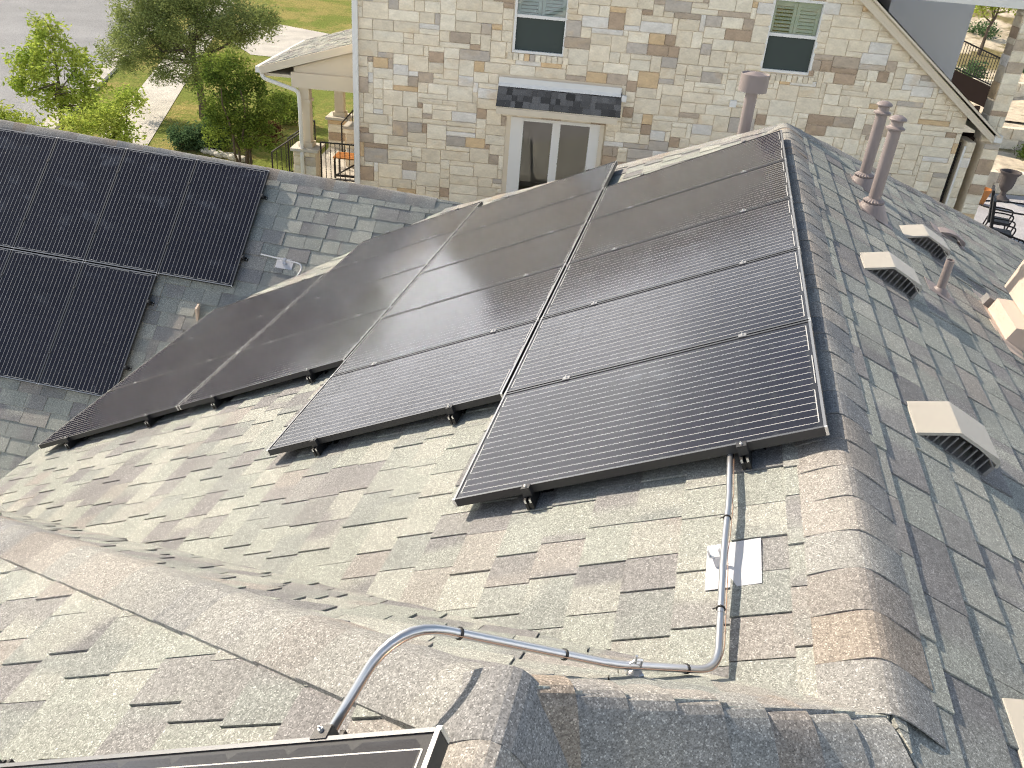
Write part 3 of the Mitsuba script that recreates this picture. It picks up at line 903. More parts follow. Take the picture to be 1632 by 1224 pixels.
# ------------------------------------------------------------------ stone work
stone_id = [0]
def ashlar(name, parent, o, e, n, w, h, holes, unit=.098, limit=10**6, stuff='stone_field', depth=.012, mask=None, rank=None):
    """random coursed blocks on a wall face; o lower left corner, e along, Z up, n outward"""
    nx, nz = int(w / unit), int(h / unit)
    ux, uz = w / nx, h / nz
    free = np.ones((nz, nx), bool)
    for (a0, a1, z0, z1) in holes:
        free[max(0, int(round(z0 / uz))):int(round(z1 / uz)), max(0, int(round(a0 / ux))):int(round(a1 / ux))] = False
    if mask is not None:
        for i in range(nz):
            for j in range(nx):
                if not mask((j + .5) * ux, (i + .5) * uz): free[i, j] = False
    out = []
    for i in range(nz):
        for j in range(nx):
            if not free[i, j]: continue
            hh = random.choice([1, 1, 2, 2, 2, 2, 2, 3])
            ww = random.choice([2, 3, 4, 4, 5, 5, 6]) if hh > 1 else random.choice([2, 3, 4, 5, 5, 6])
            if hh == 3: ww = random.choice([3, 4, 5])
            a = 0
            while a < ww and j + a < nx and free[i, j + a]: a += 1
            ww = a
            b = 0
            while b < hh and i + b < nz and free[i + b, j:j + ww].all(): b += 1
            hh = b
            free[i:i + hh, j:j + ww] = False
            g = .004
            x0, x1, z0, z1 = j * ux + g, (j + ww) * ux - g, i * uz + g, (i + hh) * uz - g
            d = depth + random.uniform(-.006, .010)
            bv = .007
            r_ = lambda: random.uniform(-.004, .004)
            ring0 = [(x0, z0), (x1, z0), (x1, z1), (x0, z1)]
            xm, zm = (x0 + x1) / 2 + random.uniform(-.02, .02), (z0 + z1) / 2 + r_()
            P = [o + e * x + Z_ * z - n * .02 for x, z in ring0]
            P += [o + e * (x + r_() * .6) + Z_ * (z + r_() * .6) + n * (d - bv) for x, z in ring0]
            P += [o + e * (x + (bv if x == x0 else -bv) + r_()) + Z_ * (z + (bv if z == z0 else -bv) + r_()) + n * (d + r_()) for x, z in ring0]
            P += [o + e * xm + Z_ * zm + n * (d + random.uniform(-.002, .014))]
            f = []
            for q in (0, 4):
                for t_ in range(4):
                    u = (t_ + 1) % 4
                    f += [[q + t_, q + u, q + 4 + u], [q + t_, q + 4 + u, q + 4 + t_]]
            for t_ in range(4):
                f.append([8 + t_, 8 + (t_ + 1) % 4, 12])
            f = A(f)
            if np.cross(e, Z_) @ n < 0: f = f[:, ::-1]
            stone_id[0] += 1
            pv = A(P)
            mb = MB().add(pv, f, np.column_stack([stone_id[0] * 4 + 1 + 0 * pv[:, 0], 0 * pv[:, 0]]))
            out.append((-(x1 - x0) * (z1 - z0) if rank is None or rank((x0 + x1) / 2, (z0 + z1) / 2) else 0, mb))
    out.sort(key=lambda q: q[0])
    for _, mb in out[:limit]:
        obj(name, mb, 'stone', parent, uv=True)
    if len(out) > limit:
        m = MB()
        for _, mb in out[limit:]:
            m.add(*mb.mesh(), np.vstack(mb.uv))
        obj(stuff, m, 'stone', parent, uv=True, kind='stuff')
    return len(out)

# ------------------------------------------------------------------ the stone house next door
ph = math.radians(9)
WD = A([math.cos(ph), math.sin(ph), 0]); WN = A([math.sin(ph), -math.cos(ph), 0])
W0 = A([-3.53, 14.08, 0])
def wp(u, off, z): return W0 + WD * u + WN * off + Z_ * z
WF = lambda off=0: (wp(0, off, 0), WD, Z_, WN)          # frame: along, up, outward
nb = thing('stone_house', 'neighbouring two storey house of cream and tan limestone blocks with white trim', 'house')
UL, UR = -4.05, 7.80
def rake_z(u): return min(3.36 + .72 * (8.43 - u), 8.35 - .46 * (1.5 - u))
# shell with gaps for the openings
wall_m = MB()
hl = [(-.97, .03, 4.06, 5.42), (3.72, 4.68, 4.14, 5.42), (-.89, .88, .75, 2.86)]
us = sorted({UL, UR, 1.5} | {q[0] for q in hl} | {q[1] for q in hl})
for a, b in zip(us[:-1], us[1:]):
    zs = [0.]
    for q in sorted(hl, key=lambda q: q[2]):
        if q[0] <= a and b <= q[1]: zs += [q[2], q[3]]
    zs.append(None)
    for z0, z1 in zip(zs[0::2], zs[1::2]):
        t0, t1 = (rake_z(a), rake_z(b)) if z1 is None else (z1, z1)
        pts = [(a, z0), (b, z0), (b, t1), (a, t0)]
        wall_m.prism(pts, wp(0, 0, 0), WD, Z_, WN, -.25, -.012)
wl = obj('wall', wall_m, 'mortar', nb)
holes = [(q[0] - UL - .0, q[1] - UL + .0, q[2], q[3]) for q in hl]
holes += [(-1.05 - UL, .12 - UL, 3.92, 4.06), (3.64 - UL, 4.76 - UL, 3.99, 4.14), (-1.2 - UL, 1.22 - UL, 3.42, 3.62), (-.97 - UL, .96 - UL, 0, 2.9)]
print('stones', ashlar('stone', wl, wp(UL, 0, 0), WD, WN, UR - UL, 6.2, holes, limit=300, mask=lambda a, z: z < rake_z(a + UL) - .16, rank=lambda a, z: z > .7 and z < 5.6))
# brick sills
for (a, b, z) in ((-1.05, .12, 3.925), (3.64, 4.76, 3.99)):
    k = 11
    for i in range(k):
        m = MB().lbox(WF(), a + (b - a) * i / k + .006, a + (b - a) * (i + 1) / k - .006, z + .005, z + .125, -.05, .052)
        stone_id[0] += 1
        mb = MB().add(*m.mesh(), np.tile([[stone_id[0] * 4 + 1., 0.]], (8, 1)))
        obj('sill_brick', mb, 'stone', nb, uv=True)

def room(u0, u1, z0, z1, o0, o1, parent):
    P = [wp(u, o, z) for o in (o0, o1) for u, z in ((u0, z0), (u1, z0), (u1, z1), (u0, z1))]
    obj('room', MB().add(P, [[4, 5, 6, 7], [0, 1, 5, 4], [1, 2, 6, 5], [2, 3, 7, 6], [3, 0, 4, 7]]), 'room_wall', parent)


def sash(u0, u1, z0, z1, shutter_open):
    w = obj('window', MB().lbox(WF(), u0, u0 + .045, z0, z1, -.09, .012).lbox(WF(), u1 - .045, u1, z0, z1, -.09, .012).lbox(WF(), u0 + .0455, u1 - .0455, z0, z0 + .045, -.09, .02).lbox(WF(), u0 + .0455, u1 - .0455, z1 - .045, z1, -.09, .012), 'white_trim', nb, label='white sash window with shutters behind its upper pane')
    zm = z0 + .65
    obj('meeting_rail', MB().lbox(WF(), u0 + .046, u1 - .046, zm - .025, zm + .03, -.07, -.02), 'white_trim', w)
    obj('pane', MB().quad(*[wp(a, -.06, z) for a, z in ((u0 + .046, zm + .03), (u1 - .046, zm + .03), (u1 - .046, z1 - .046), (u0 + .046, z1 - .046))]), 'pane_glass', w)
    obj('insect_screen', MB().lbox(WF(), u0 + .046, u1 - .046, z0 + .046, zm - .0255, -.055, -.052), 'screen_mesh', w)
    um = (u0 + u1) / 2
    m = MB()
    for a, b in ((u0 + .05, um - .004), (um + .004, u1 - .05)):
        m.lbox(WF(), a, a + .06, zm - .02, z1 - .05, -.125, -.10); m.lbox(WF(), b - .06, b, zm - .02, z1 - .05, -.125, -.10)
        m.lbox(WF(), a + .0605, b - .0605, z1 - .14, z1 - .05, -.125, -.10)
    obj('shutter_frame', m, 'green_shutter', w)
    for s_, (a, b) in enumerate(((u0 + .111, um - .065), (um + .065, u1 - .111))):
        for i in range(9):
            z = zm + .03 + i * .062
            if z > z1 - .16: break
            tl = (.95 if (s_ == 0 and shutter_open) else .45)
            obj('slat', MB().obox(wp((a + b) / 2, -.112, z), WD, nrm(WN * math.sin(tl) - Z_ * math.cos(tl)), nrm(WN * math.cos(tl) + Z_ * math.sin(tl)), (b - a) / 2, .028, .003), 'green_shutter', w)
    room(u0 - 1.2, u1 + 1.2, z0 - .7, z1 + .5, -.26, -3.2, w)

sash(-.97, .03, 4.06, 5.42, False)
sash(3.72, 4.68, 4.14, 5.42, True)
# glazed door under the small roof
d_ = obj('door', MB().lbox(WF(), -.89, -.64, .75, 2.86, -.10, .03).lbox(WF(), -.06, .10, .75, 2.80, -.10, .03).lbox(WF(), .68, .88, .75, 2.86, -.10, .03).lbox(WF(), -.6395, .6795, 2.80, 2.86, -.10, .03), 'white_trim', nb, label='glazed double door with cream surround')
for a, b in ((-.64, -.06), (.10, .68)):
    obj('pane', MB().quad(*[wp(x, -.05, z) for x, z in ((a, .76), (b, .76), (b, 2.8), (a, 2.8))]), 'pane_glass', d_)
obj('trim', MB().lbox(WF(), .88, .96, .75, 2.87, -.05, .055), 'cream_trim', d_)
room(-1.9, 1.9, .35, 3.2, -.26, -4.0, d_)
# small roof over the door
ar = obj('awning', MB().add([wp(-1.16, .0, 3.50), wp(1.20, .0, 3.50), wp(1.20, .42, 3.125), wp(-1.16, .42, 3.125), wp(-1.16, .0, 3.05), wp(1.20, .0, 3.05), wp(1.20, .42, 3.06), wp(-1.16, .42, 3.06)],
         [[0, 3, 2, 1], [4, 5, 6, 7], [3, 7, 6, 2], [0, 4, 7, 3], [1, 2, 6, 5]]), 'cream_trim', nb, label='small dark shingled roof over the glazed door')
obj('fascia', MB().lbox(WF(), -1.17, 1.17, 2.99, 3.10, .40, .44), 'cream_trim', ar)
se = nrm(WN * .42 - Z_ * .375); sn_ = nrm(np.cross(WD, -se)); sn_ = sn_ * np.sign(sn_[2])
for i in range(4):
    a = -1.18
    while a < 1.21:
        w_ = random.uniform(.09, .20)
        b = min(a + w_, 1.22)
        t_ = random.choice([.006, .012, .018])
        o = wp(0, 0, 3.50) + se * (i * .14)
        m = MB().lbox((o, WD, se, sn_), a, b - .002, 0, .15, 0.001, t_)
        stone_id[0] += 1
        obj('shingle', MB().add(*m.mesh(), np.tile([[stone_id[0] * 4 + 1., 0.]], (8, 1))), 'awning_shingle', ar, uv=True)
        a = b
obj('flashing', MB().add([wp(-1.18, .055, 3.60), wp(1.20, .055, 3.60), wp(1.20, .06, 3.50), wp(-1.18, .06, 3.50), wp(1.20, .11, 3.44), wp(-1.18, .11, 3.44)], [[0, 3, 2, 1], [3, 5, 4, 2]]), 'white_trim', ar)
obj('end_block', MB().lbox(WF(), 1.215, 1.31, 3.36, 3.47, .04, .13), 'white_trim', ar)
obj('wall_box', MB().lbox(WF(), 3.29, 3.41, 3.45, 3.57, .03, .11), 'white_trim', nb)
# rake boards and roof
rk = nrm(WD - Z_ * .72)
rn = nrm(WD * .72 + Z_)
def rake(u0, u1, off, key='rake_board'):
    p0, p1 = wp(u0, 0, 3.36 + .72 * (8.43 - u0)), wp(u1, 0, 3.36 + .72 * (8.43 - u1))
    c = (p0 + p1) / 2
    m = MB().obox(c + WN * off - rn * .06, rk, rn, WN, np.linalg.norm(p1 - p0) / 2, .085, .02)
    m.obox(c + WN * (off + .035) + rn * .02, rk, rn, WN, np.linalg.norm(p1 - p0) / 2, .018, .05)
    obj(key, m, 'cream_trim', nb)
rake(1.5, 8.43, .12)
obj('rake_soffit', MB().obox((wp(1.5, 0, 8.35) + wp(8.43, 0, 3.36)) / 2 + WN * .05 - rn * .10, rk, rn, WN, 4.25, .01, .09), 'soffit', nb)
obj('gutter_end', MB().lbox(WF(), 8.36, 8.50, 3.27, 3.40, -3.0, .17), 'white_trim', nb)
rfL = A([wp(1.5, .2, 8.46), wp(-4.6, .2, 5.65), wp(-4.6, -11, 5.65), wp(1.5, -11, 8.46)])
m = MB()
m.add(np.vstack([rfL, rfL - Z_ * .14]), [[0, 1, 2, 3], [4, 7, 6, 5], [0, 4, 5, 1], [1, 5, 6, 2]])
rfR = A([wp(1.5, .14, 8.46), wp(8.43, .14, 3.42), wp(8.43, -2.9, 3.42), wp(1.5, -2.9, 8.46)])
m.add(np.vstack([rfR, rfR - Z_ * .10]), [[0, 3, 2, 1], [4, 5, 6, 7], [0, 1, 5, 4], [1, 2, 6, 5]])
obj('roof', m, 'awning_shingle', nb)
# corner, downspout and rear wings
m = MB().lbox(WF(), UL, UL + .02, 0, 6.1, -9, -.25)
obj('side_wall', m, 'mortar', nb)
obj('downspout', MB().lbox(WF(), -4.03, -3.93, .3, 6.0, .045, .12), 'white_trim', nb)
up_ = obj('stucco_wing', MB().lbox(WF(), 4.6, 8.52, 0, 5.50, -5.5, -3.0), 'stucco', nb, label='blue grey rendered upper wing in shade behind the gable')
obj('eave', MB().lbox(WF(), 6.3, 12.2, 5.58, 5.80, -1.9, -.10), 'white_trim', nb)
pi_ = obj('pier', MB().lbox(WF(), 8.27, 8.57, 3.2, 5.56, -.50, -.165), 'mortar', nb)
ashlar('stone', pi_, wp(8.26, -.165, 3.2), WD, WN, .32, 2.36, [], depth=.014)
ashlar('stone', pi_, wp(8.57, -.165, 3.2), -WN, WD, .33, 2.36, [], depth=.014, limit=0, stuff='stone_return')
ashlar('stone', pi_, wp(8.27, -.50, 3.2), WN, -WD, .33, 2.36, [], depth=.014, limit=0, stuff='stone_return')
# recesses at the right end of the wall
obj('glazed_strip', MB().lbox(WF(), 7.805, 7.90, .3, 3.15, -.14, -.11), 'backsheet', nb)
obj('white_pipe', MB().tube([wp(7.93, .03, .2), wp(7.93, .03, 3.12)], .020, 10), 'white_trim', nb)
ew = obj('end_wall', MB().lbox(WF(), 7.945, 8.115, 0, 3.2, -.5, -.012).lbox(WF(), 8.295, 8.575, 0, 3.2, -.5, -.012), 'mortar', nb)
ashlar('stone', ew, wp(7.94, 0, 0), WD, WN, .18, 3.2, [], depth=.010)
ashlar('stone', ew, wp(8.29, 0, 0), WD, WN, .29, 3.2, [], depth=.010)
ashlar('stone', ew, wp(8.575, 0, 0), -WN, WD, .50, 3.2, [], depth=.012, limit=0, stuff='stone_return')
obj('recess', MB().lbox(WF(), 7.79, 8.57, 0, 3.19, -.9, -.51), 'deck_brown', nb)
obj('hinge', MB().tube([wp(8.20, -.30, 2.2), wp(8.20, -.30, 2.45)], .02, 6), 'iron_black', nb)
obj('hinge', MB().tube([wp(8.20, -.30, 1.3), wp(8.20, -.30, 1.55)], .02, 6), 'iron_black', nb)

# porch on the street side
pz = .80
po = -1.0
porch = obj('porch_roof', MB().add([wp(-6.22, po + .05, 3.17), wp(-4.07, po + .05, 3.83), wp(-4.07, po - 3.4, 3.83), wp(-6.22, po - 3.4, 3.17), wp(-6.22, po + .05, 3.07), wp(-4.07, po + .05, 3.73), wp(-4.07, po - 3.4, 3.73), wp(-6.22, po - 3.4, 3.07)],
          [[0, 1, 2, 3], [4, 7, 6, 5], [0, 4, 5, 1], [0, 3, 7, 4]]), 'awning_shingle', nb)
pe_, ps_ = -WN, nrm(WD * 2.15 + Z_ * .95)
pf0 = wp(-6.22, po + .06, 3.17)
pN = nrm(np.cross(WD * 2.15 + Z_ * .66, -WN * 3.45)); pN = pN * np.sign(pN[2])
pS = nrm(WD * 2.15 + Z_ * .66)
m = MB()
for i in range(16):
    a = -.05
    while a < 3.4:
        w_ = random.uniform(.14, .34)
        q = MB().lbox((pf0 + pS * (i * .14), pS, -WN, pN), -.01, .15, max(a, 0), min(a + w_, 3.44) - .003, .004, random.choice([.014, .019, .024]))
        stone_id[0] += 1
        m.add(*q.mesh(), np.tile([[stone_id[0] * 4 + 1., 0.]], (8, 1)))
        a += w_
obj('shingle_field', m, 'shingle', porch, uv=True, kind='stuff')
pr_ = nrm(WD + Z_ * .307); pn_ = nrm(Z_ - WD * .307)
k0, k1 = wp(-6.22, po + .1, 3.10), wp(-4.07, po + .1, 3.76)
obj('rake_board', MB().obox((k0 + k1) / 2, pr_, pn_, WN, 1.13, .075, .022), 'cream_trim', porch)
obj('gutter', MB().lbox(WF(), -6.32, -6.20, 3.05, 3.17, po - 3.4, po + .12), 'white_trim', porch)
obj('gable_panel', MB().prism([(-5.55, 3.1), (-4.07, 3.1), (-4.07, 3.66), (-5.55, 3.2)], wp(0, 0, 0), WD, Z_, WN, po - .12, po - .02), 'cream_trim', porch)
obj('soffit', MB().lbox(WF(), -6.2, -5.5, 2.98, 3.04, po - 3.3, po + .02), 'cream_trim', porch)
obj('beam', MB().lbox(WF(), -5.60, -4.07, 2.80, 3.105, po - .30, po + .04), 'cream_trim', nb)
def column(u, off, z0, label=None):
    c = obj('column', MB().lbox(WF(), u - .11, u + .11, z0, 2.80, off - .11, off + .11), 'cream_trim', nb)
    obj('capital', MB().lbox(WF(), u - .14, u + .14, 2.50, 2.56, off - .14, off + .14), 'cream_trim', c)
    obj('base', MB().lbox(WF(), u - .15, u + .15, z0, z0 + .10, off - .15, off + .15), 'cream_trim', c)
def pedestal(u, off, z0, z1, w):
    p_ = obj('pedestal', MB().lbox(WF(), u - w + .02, u + w - .02, z0, z1 - .06, off - w + .02, off + w - .02), 'mortar', nb)
    obj('coping', MB().lbox(WF(), u - w - .04, u + w + .04, z1 - .06, z1, off - w - .04, off + w + .04), 'concrete', p_)
    ashlar('stone', p_, wp(u - w + .02, off + w - .02, z0), WD, WN, 2 * w - .04, z1 - z0 - .07, [], depth=.02)
    ashlar('stone', p_, wp(u - w + .02, off - w + .02, z0), WN, -WD, 2 * w - .04, z1 - z0 - .07, [], depth=.02)
column(-5.36, po - .12, 1.55)
pedestal(-5.36, po - .12, 0, 1.55, .26)
column(-5.36, po - 3.0, 1.55)
pedestal(-5.36, po - 3.0, 0, 1.55, .26)
obj('porch_floor', MB().lbox(WF(), -5.6, -4.07, 0, pz, po - 3.4, po + .10), 'concrete', nb)
obj('porch_wall', MB().lbox(WF(), -5.0, -4.07, pz, 3.0, po - 3.6, po - 3.4), 'mortar', nb)
ashlar('stone', nb, wp(-5.0, po - 3.4, pz), WD, WN, .93, 2.1, [], depth=.014, limit=0, stuff='stone_field')
# stepped stone cheek walls of the entrance
pedestal(-4.62, po - 1.5, pz, 1.75, .20)
pedestal(-4.40, po - 2.1, pz, 2.15, .20)
obj('chimney', MB().lbox(WF(), -5.0, -4.2, 4.0, 6.4, po - 4.2, po - 3.4), 'mortar', nb)
ashlar('stone', nb, wp(-5.0, po - 3.4, 4.0), WD, WN, .8, 2.3, [], depth=.014, limit=0, stuff='stone_field')
# bay with a white standing seam roof beyond
by = obj('bay', MB().lbox(WF(), -5.05, -4.4, 0, 3.6, po - 5.6, po - 4.6), 'cream_trim', nb)
bf = (wp(-5.35, po - 4.4, 3.62), nrm(WD + Z_ * .38), -WN, nrm(Z_ - WD * .38))
obj('roof', MB().lbox(bf, 0, 1.3, -.0, 1.6, 0, .05), 'metal_roof', by)
for i in range(6):
    obj('seam', MB().lbox(bf, 0, 1.3, i * .3 + .03, i * .3 + .05, .05, .08), 'metal_roof', by)
obj('window', MB().lbox(WF(), -4.85, -4.5, 2.2, 3.1, po - 4.6, po - 4.585), 'screen_mesh', by)
dp = bez([(wp(-6.22, po + .06, 3.06), 0), (wp(-6.18, po + .08, 2.94), .08), (wp(-5.44, po + .08, 2.74), .10), (wp(-5.42, po + .10, 2.3), .2), (wp(-5.42, po + .10, 1.5), .1), (wp(-5.40, po + .19, 1.42), .05), (wp(-5.40, po + .19, .2), 0)], 6)
obj('downspout', MB().tube(dp, .042, 8), 'white_trim', nb)

def picket_rail(label, p0, p1, h, step, mat='iron_black', cat='railing', rr=.012, name='railing', drop=.08, group=None):
    p0, p1 = A(p0), A(p1)
    t = thing(name, label, cat, group)
    L = np.linalg.norm(p1 - p0)
    obj('top_rail', MB().tube([p0 + Z_ * h, p1 + Z_ * h], rr * 1.5, 6), mat, t)
    obj('bottom_rail', MB().tube([p0 + Z_ * drop, p1 + Z_ * drop], rr * 1.2, 6), mat, t)
    n = max(2, int(L / step))
    for i in range(n + 1):
        q = p0 + (p1 - p0) * i / n
        post = i in (0, n)
        obj('post' if post else 'picket', MB().tube([q + Z_ * (0 if post else drop), q + Z_ * h], rr * (1.6 if post else .75), 6), mat, t)
    return t
picket_rail('black iron railing along the porch edge between pedestal and wall', wp(-5.05, po - .05, pz), wp(-4.1, po - .05, pz), .88, .10)
picket_rail('black iron handrail sloping down the porch steps', wp(-5.64, po - .5, pz - .02), wp(-6.3, po - .5, .30), .92, .12)
picket_rail('black iron handrail on the far side of the porch steps', wp(-5.64, po - 1.7, pz - .02), wp(-6.3, po - 1.7, .30), .92, .12)
picket_rail('short black handrail climbing the inner entrance steps', wp(-5.0, po - 1.7, pz + .1), wp(-4.62, po - 2.3, pz + .55), .8, .2)
s_ = thing('porch_steps', 'pale concrete steps going down from the porch', 'steps')
for i in range(4):
    obj('step', MB().lbox(WF(), -5.78 - i * .3, -5.60 - i * .3 + .12, 0, pz - .16 * (i + 1), po - 1.7, po - .5), 'concrete', s_)
b_ = thing('porch_bench', 'brown wooden bench with dark metal frame on the porch', 'bench')
bo = wp(-4.55, po - .62, pz)
for i in range(4):
    obj('seat_slat', MB().obox(bo + WN * (-.18 + i * .12) + Z_ * .46, WD, WN, Z_, .33, .05, .014), 'bench_wood', b_)
for sx in (-.3, .3):
    obj('leg', MB().tube([bo + WD * sx + WN * .2, bo + WD * sx + WN * .2 + Z_ * .45], .02, 6), 'iron_black', b_)
    obj('leg', MB().tube([bo + WD * sx - WN * .2, bo + WD * sx - WN * .2 + Z_ * .45], .02, 6), 'iron_black', b_)
obj('brace', MB().tube([bo - WD * .3 + WN * .21 + Z_ * .05, bo + WD * .3 + WN * .21 + Z_ * .43], .02, 6), 'iron_black', b_)
obj('stretcher', MB().tube([bo - WD * .3 + WN * .2 + Z_ * .06, bo + WD * .3 + WN * .2 + Z_ * .06], .03, 6), 'iron_black', b_)

# ------------------------------------------------------------------ patio, terraces, fence
def terrace(name, label, p0, p1, h, z0):
    t = thing(name, label, 'retaining wall')
    p0, p1 = A([*p0, z0]), A([*p1, z0])
    e = nrm(p1 - p0); n = np.cross(e, Z_)
    n = n if n[1] < 0 else -n
    L = np.linalg.norm(p1 - p0)
    obj('core', MB().lbox((p0, e, Z_, n), 0, L, 0, h - .02, -.30, -.03), 'soil', t)
    a = 0
    rows = max(1, int(h / .24))
    for r_ in range(rows):
        a = random.uniform(-.4, 0)
        while a < L:
            w_ = random.uniform(.45, .9)
            x0, x1 = max(a, 0), min(a + w_, L)
            if x1 - x0 > .05:
                m = MB().lbox((p0, e, Z_, n), x0 + .006, x1 - .006, r_ * h / rows + .004, (r_ + 1) * h / rows - .004, -.32, random.uniform(-.02, .03))
                stone_id[0] += 1
                obj('block', MB().add(*m.mesh(), np.tile([[stone_id[0] * 4 + 1., 0.]], (8, 1))), 'stone', t, uv=True)
            a += w_
terrace('retaining_wall', 'low limestone block wall along the far edge of the patio', (5.5, 23.9), (15, 25.9), .62, 0)
terrace('retaining_wall', 'second limestone block wall above the patio bed', (5.5, 27.0), (16, 28.9), .68, .60)
terrace('retaining_wall', 'third pale block wall stepping up the hillside', (5.5, 31.0), (16, 32.9), .8, 1.25)
m = MB().add([[5.5, 24.2, .58], [15, 26.2, .58], [16, 28.8, .66], [5.5, 26.9, .66]], [[0, 1, 2, 3]])
obj('planting_bed', m, 'soil', kind='structure')
m = MB().add([[5.5, 27.3, 1.24], [16, 29.2, 1.24], [16, 32.7, 1.36], [5.5, 30.8, 1.36]], [[0, 1, 2, 3]])
obj('planting_bed', m, 'soil', kind='structure')
picket_rail('black metal picket fence on the raised deck behind the shaded upper wing', [5.6, 27.9, 3.08], [8.15, 27.8, 2.29], .88, .085, rr=.016, name='picket_fence', cat='fence')
dk = thing('raised_deck', 'dark brown raised deck edge below the picket fence', 'deck')
e_ = nrm([2.55, -.1, -.79])
obj('rim', MB().obox([6.875, 27.87, 2.40], e_, nrm([.1, 2.55, 0]), nrm(np.cross(e_, nrm([.1, 2.55, 0]))), 1.34, .06, .30), 'deck_brown', dk)
for i in range(3):
    obj('post', MB().box(5.8 + i * .9, 5.95 + i * .9, 27.75, 27.9, 0, 2.35 - .28 * i), 'deck_brown', dk)
def chair(x, y, ang, label):
    t = thing('patio_chair', label, 'chair', 'wrought iron chairs on the patio')
    c, s = math.cos(ang), math.sin(ang)
    R = lambda a, b, z: A([x + a * c - b * s, y + a * s + b * c, z + .01])
    e, n = A([c, s, 0]), A([-s, c, 0])
    obj('seat', MB().obox(R(0, 0, .42), e, n, Z_, .25, .25, .03), 'iron_black', t)
    obj('backrest', MB().obox(R(0, .28, .80), e, nrm(n * .2 + Z_), nrm(n - Z_ * .2), .27, .40, .03), 'iron_black', t)
    for a in (-.24, .24):
        obj('arm', MB().tube(bez([(R(a, .28, .66), 0), (R(a, -.05, .68), .1), (R(a, -.30, .66), .1), (R(a, -.24, .40), 0)], 6), .018, 7), 'iron_black', t)
        obj('leg', MB().tube(bez([(R(a, -.24, .41), 0), (R(a, -.20, .2), .1), (R(a, -.30, .0), 0)], 6), .018, 7), 'iron_black', t)
        obj('leg', MB().tube([R(a, .24, .41), R(a, .32, 0)], .018, 7), 'iron_black', t)
chair(6.95, 20.1, 1.35, 'dark iron patio chair facing right, farther of the two by the stone pier')
chair(6.75, 19.1, 1.35, 'dark iron patio chair facing right, nearer of the two by the roof edge')
picket_rail('low dark iron railing half hidden behind the roof edge by the chairs', [6.4, 18.6, 0], [7.9, 17.0, 0], .62, .11, rr=.016)
t = thing('garden_urn', 'dark empty pedestal urn on the patio by the low wall', 'urn')
ub = A([8.0, 23.7, .01])
obj('bowl', MB().lathe(ub, [(.08, .26), (.11, .30), (.17, .38), (.20, .52), (.21, .72), (.28, .80), (.29, .84), (.25, .84), (.21, .78), (.18, .56), (0, .46)], 24), 'urn_clay', t, smooth=40)
obj('foot', MB().lathe(ub, [(.22, 0), (.22, .05), (.16, .07), (.08, .16), (.08, .26)], 24), 'urn_clay', t, smooth=40)
t = thing('garden_hose', 'dark hose lying in a loop on the patio behind the urn', 'hose')
an = np.linspace(0, 5.6, 40)
obj('loop', MB().tube(np.column_stack([8.5 + 1.3 * np.cos(an), 23.0 + .55 * np.sin(an), np.full(40, .03)]), .022, 6), 'black_plastic', t)
t = thing('clay_pot', 'small brown clay pot beside the stone pier', 'pot')
obj('body', MB().lathe([7.25, 23.0, .01], [(.12, 0), (.20, .36), (.22, .38), (.22, .44), (.18, .44), (.17, .36), (0, .34)], 18), 'bench_wood', t, smooth=40)

# ------------------------------------------------------------------ trees and shrubs
def leaves(centres, spread, per, size, aspect=.55, up=.5, seed=1):
    g = np.random.default_rng(seed)
    n = len(centres) * per
    c = np.repeat(A(centres), per, 0) + g.normal(0, 1, (n, 3)) * np.repeat(np.broadcast_to(A(spread), (len(centres),)), per)[:, None]
    d = g.normal(0, 1, (n, 3)); d[:, 2] = d[:, 2] * .6 - .15
    d /= np.linalg.norm(d, axis=1, keepdims=True)
    q = g.normal(0, 1, (n, 3)); q[:, 2] += up
    q -= d * (q * d).sum(1, keepdims=True)
    q /= np.linalg.norm(q, axis=1, keepdims=True)
    w = np.cross(d, q)
    s = size * g.uniform(.6, 1.3, (n, 1))
    v = np.stack([c - d * s, c + w * s * aspect, c + d * s, c - w * s * aspect], 1)
    v[:, 1] -= q * s * .25; v[:, 3] -= q * s * .25
    b = np.arange(n)[:, None] * 4
    f = np.vstack([b + [0, 1, 2], b + [0, 2, 3]])
    return v.reshape(-1, 3), f

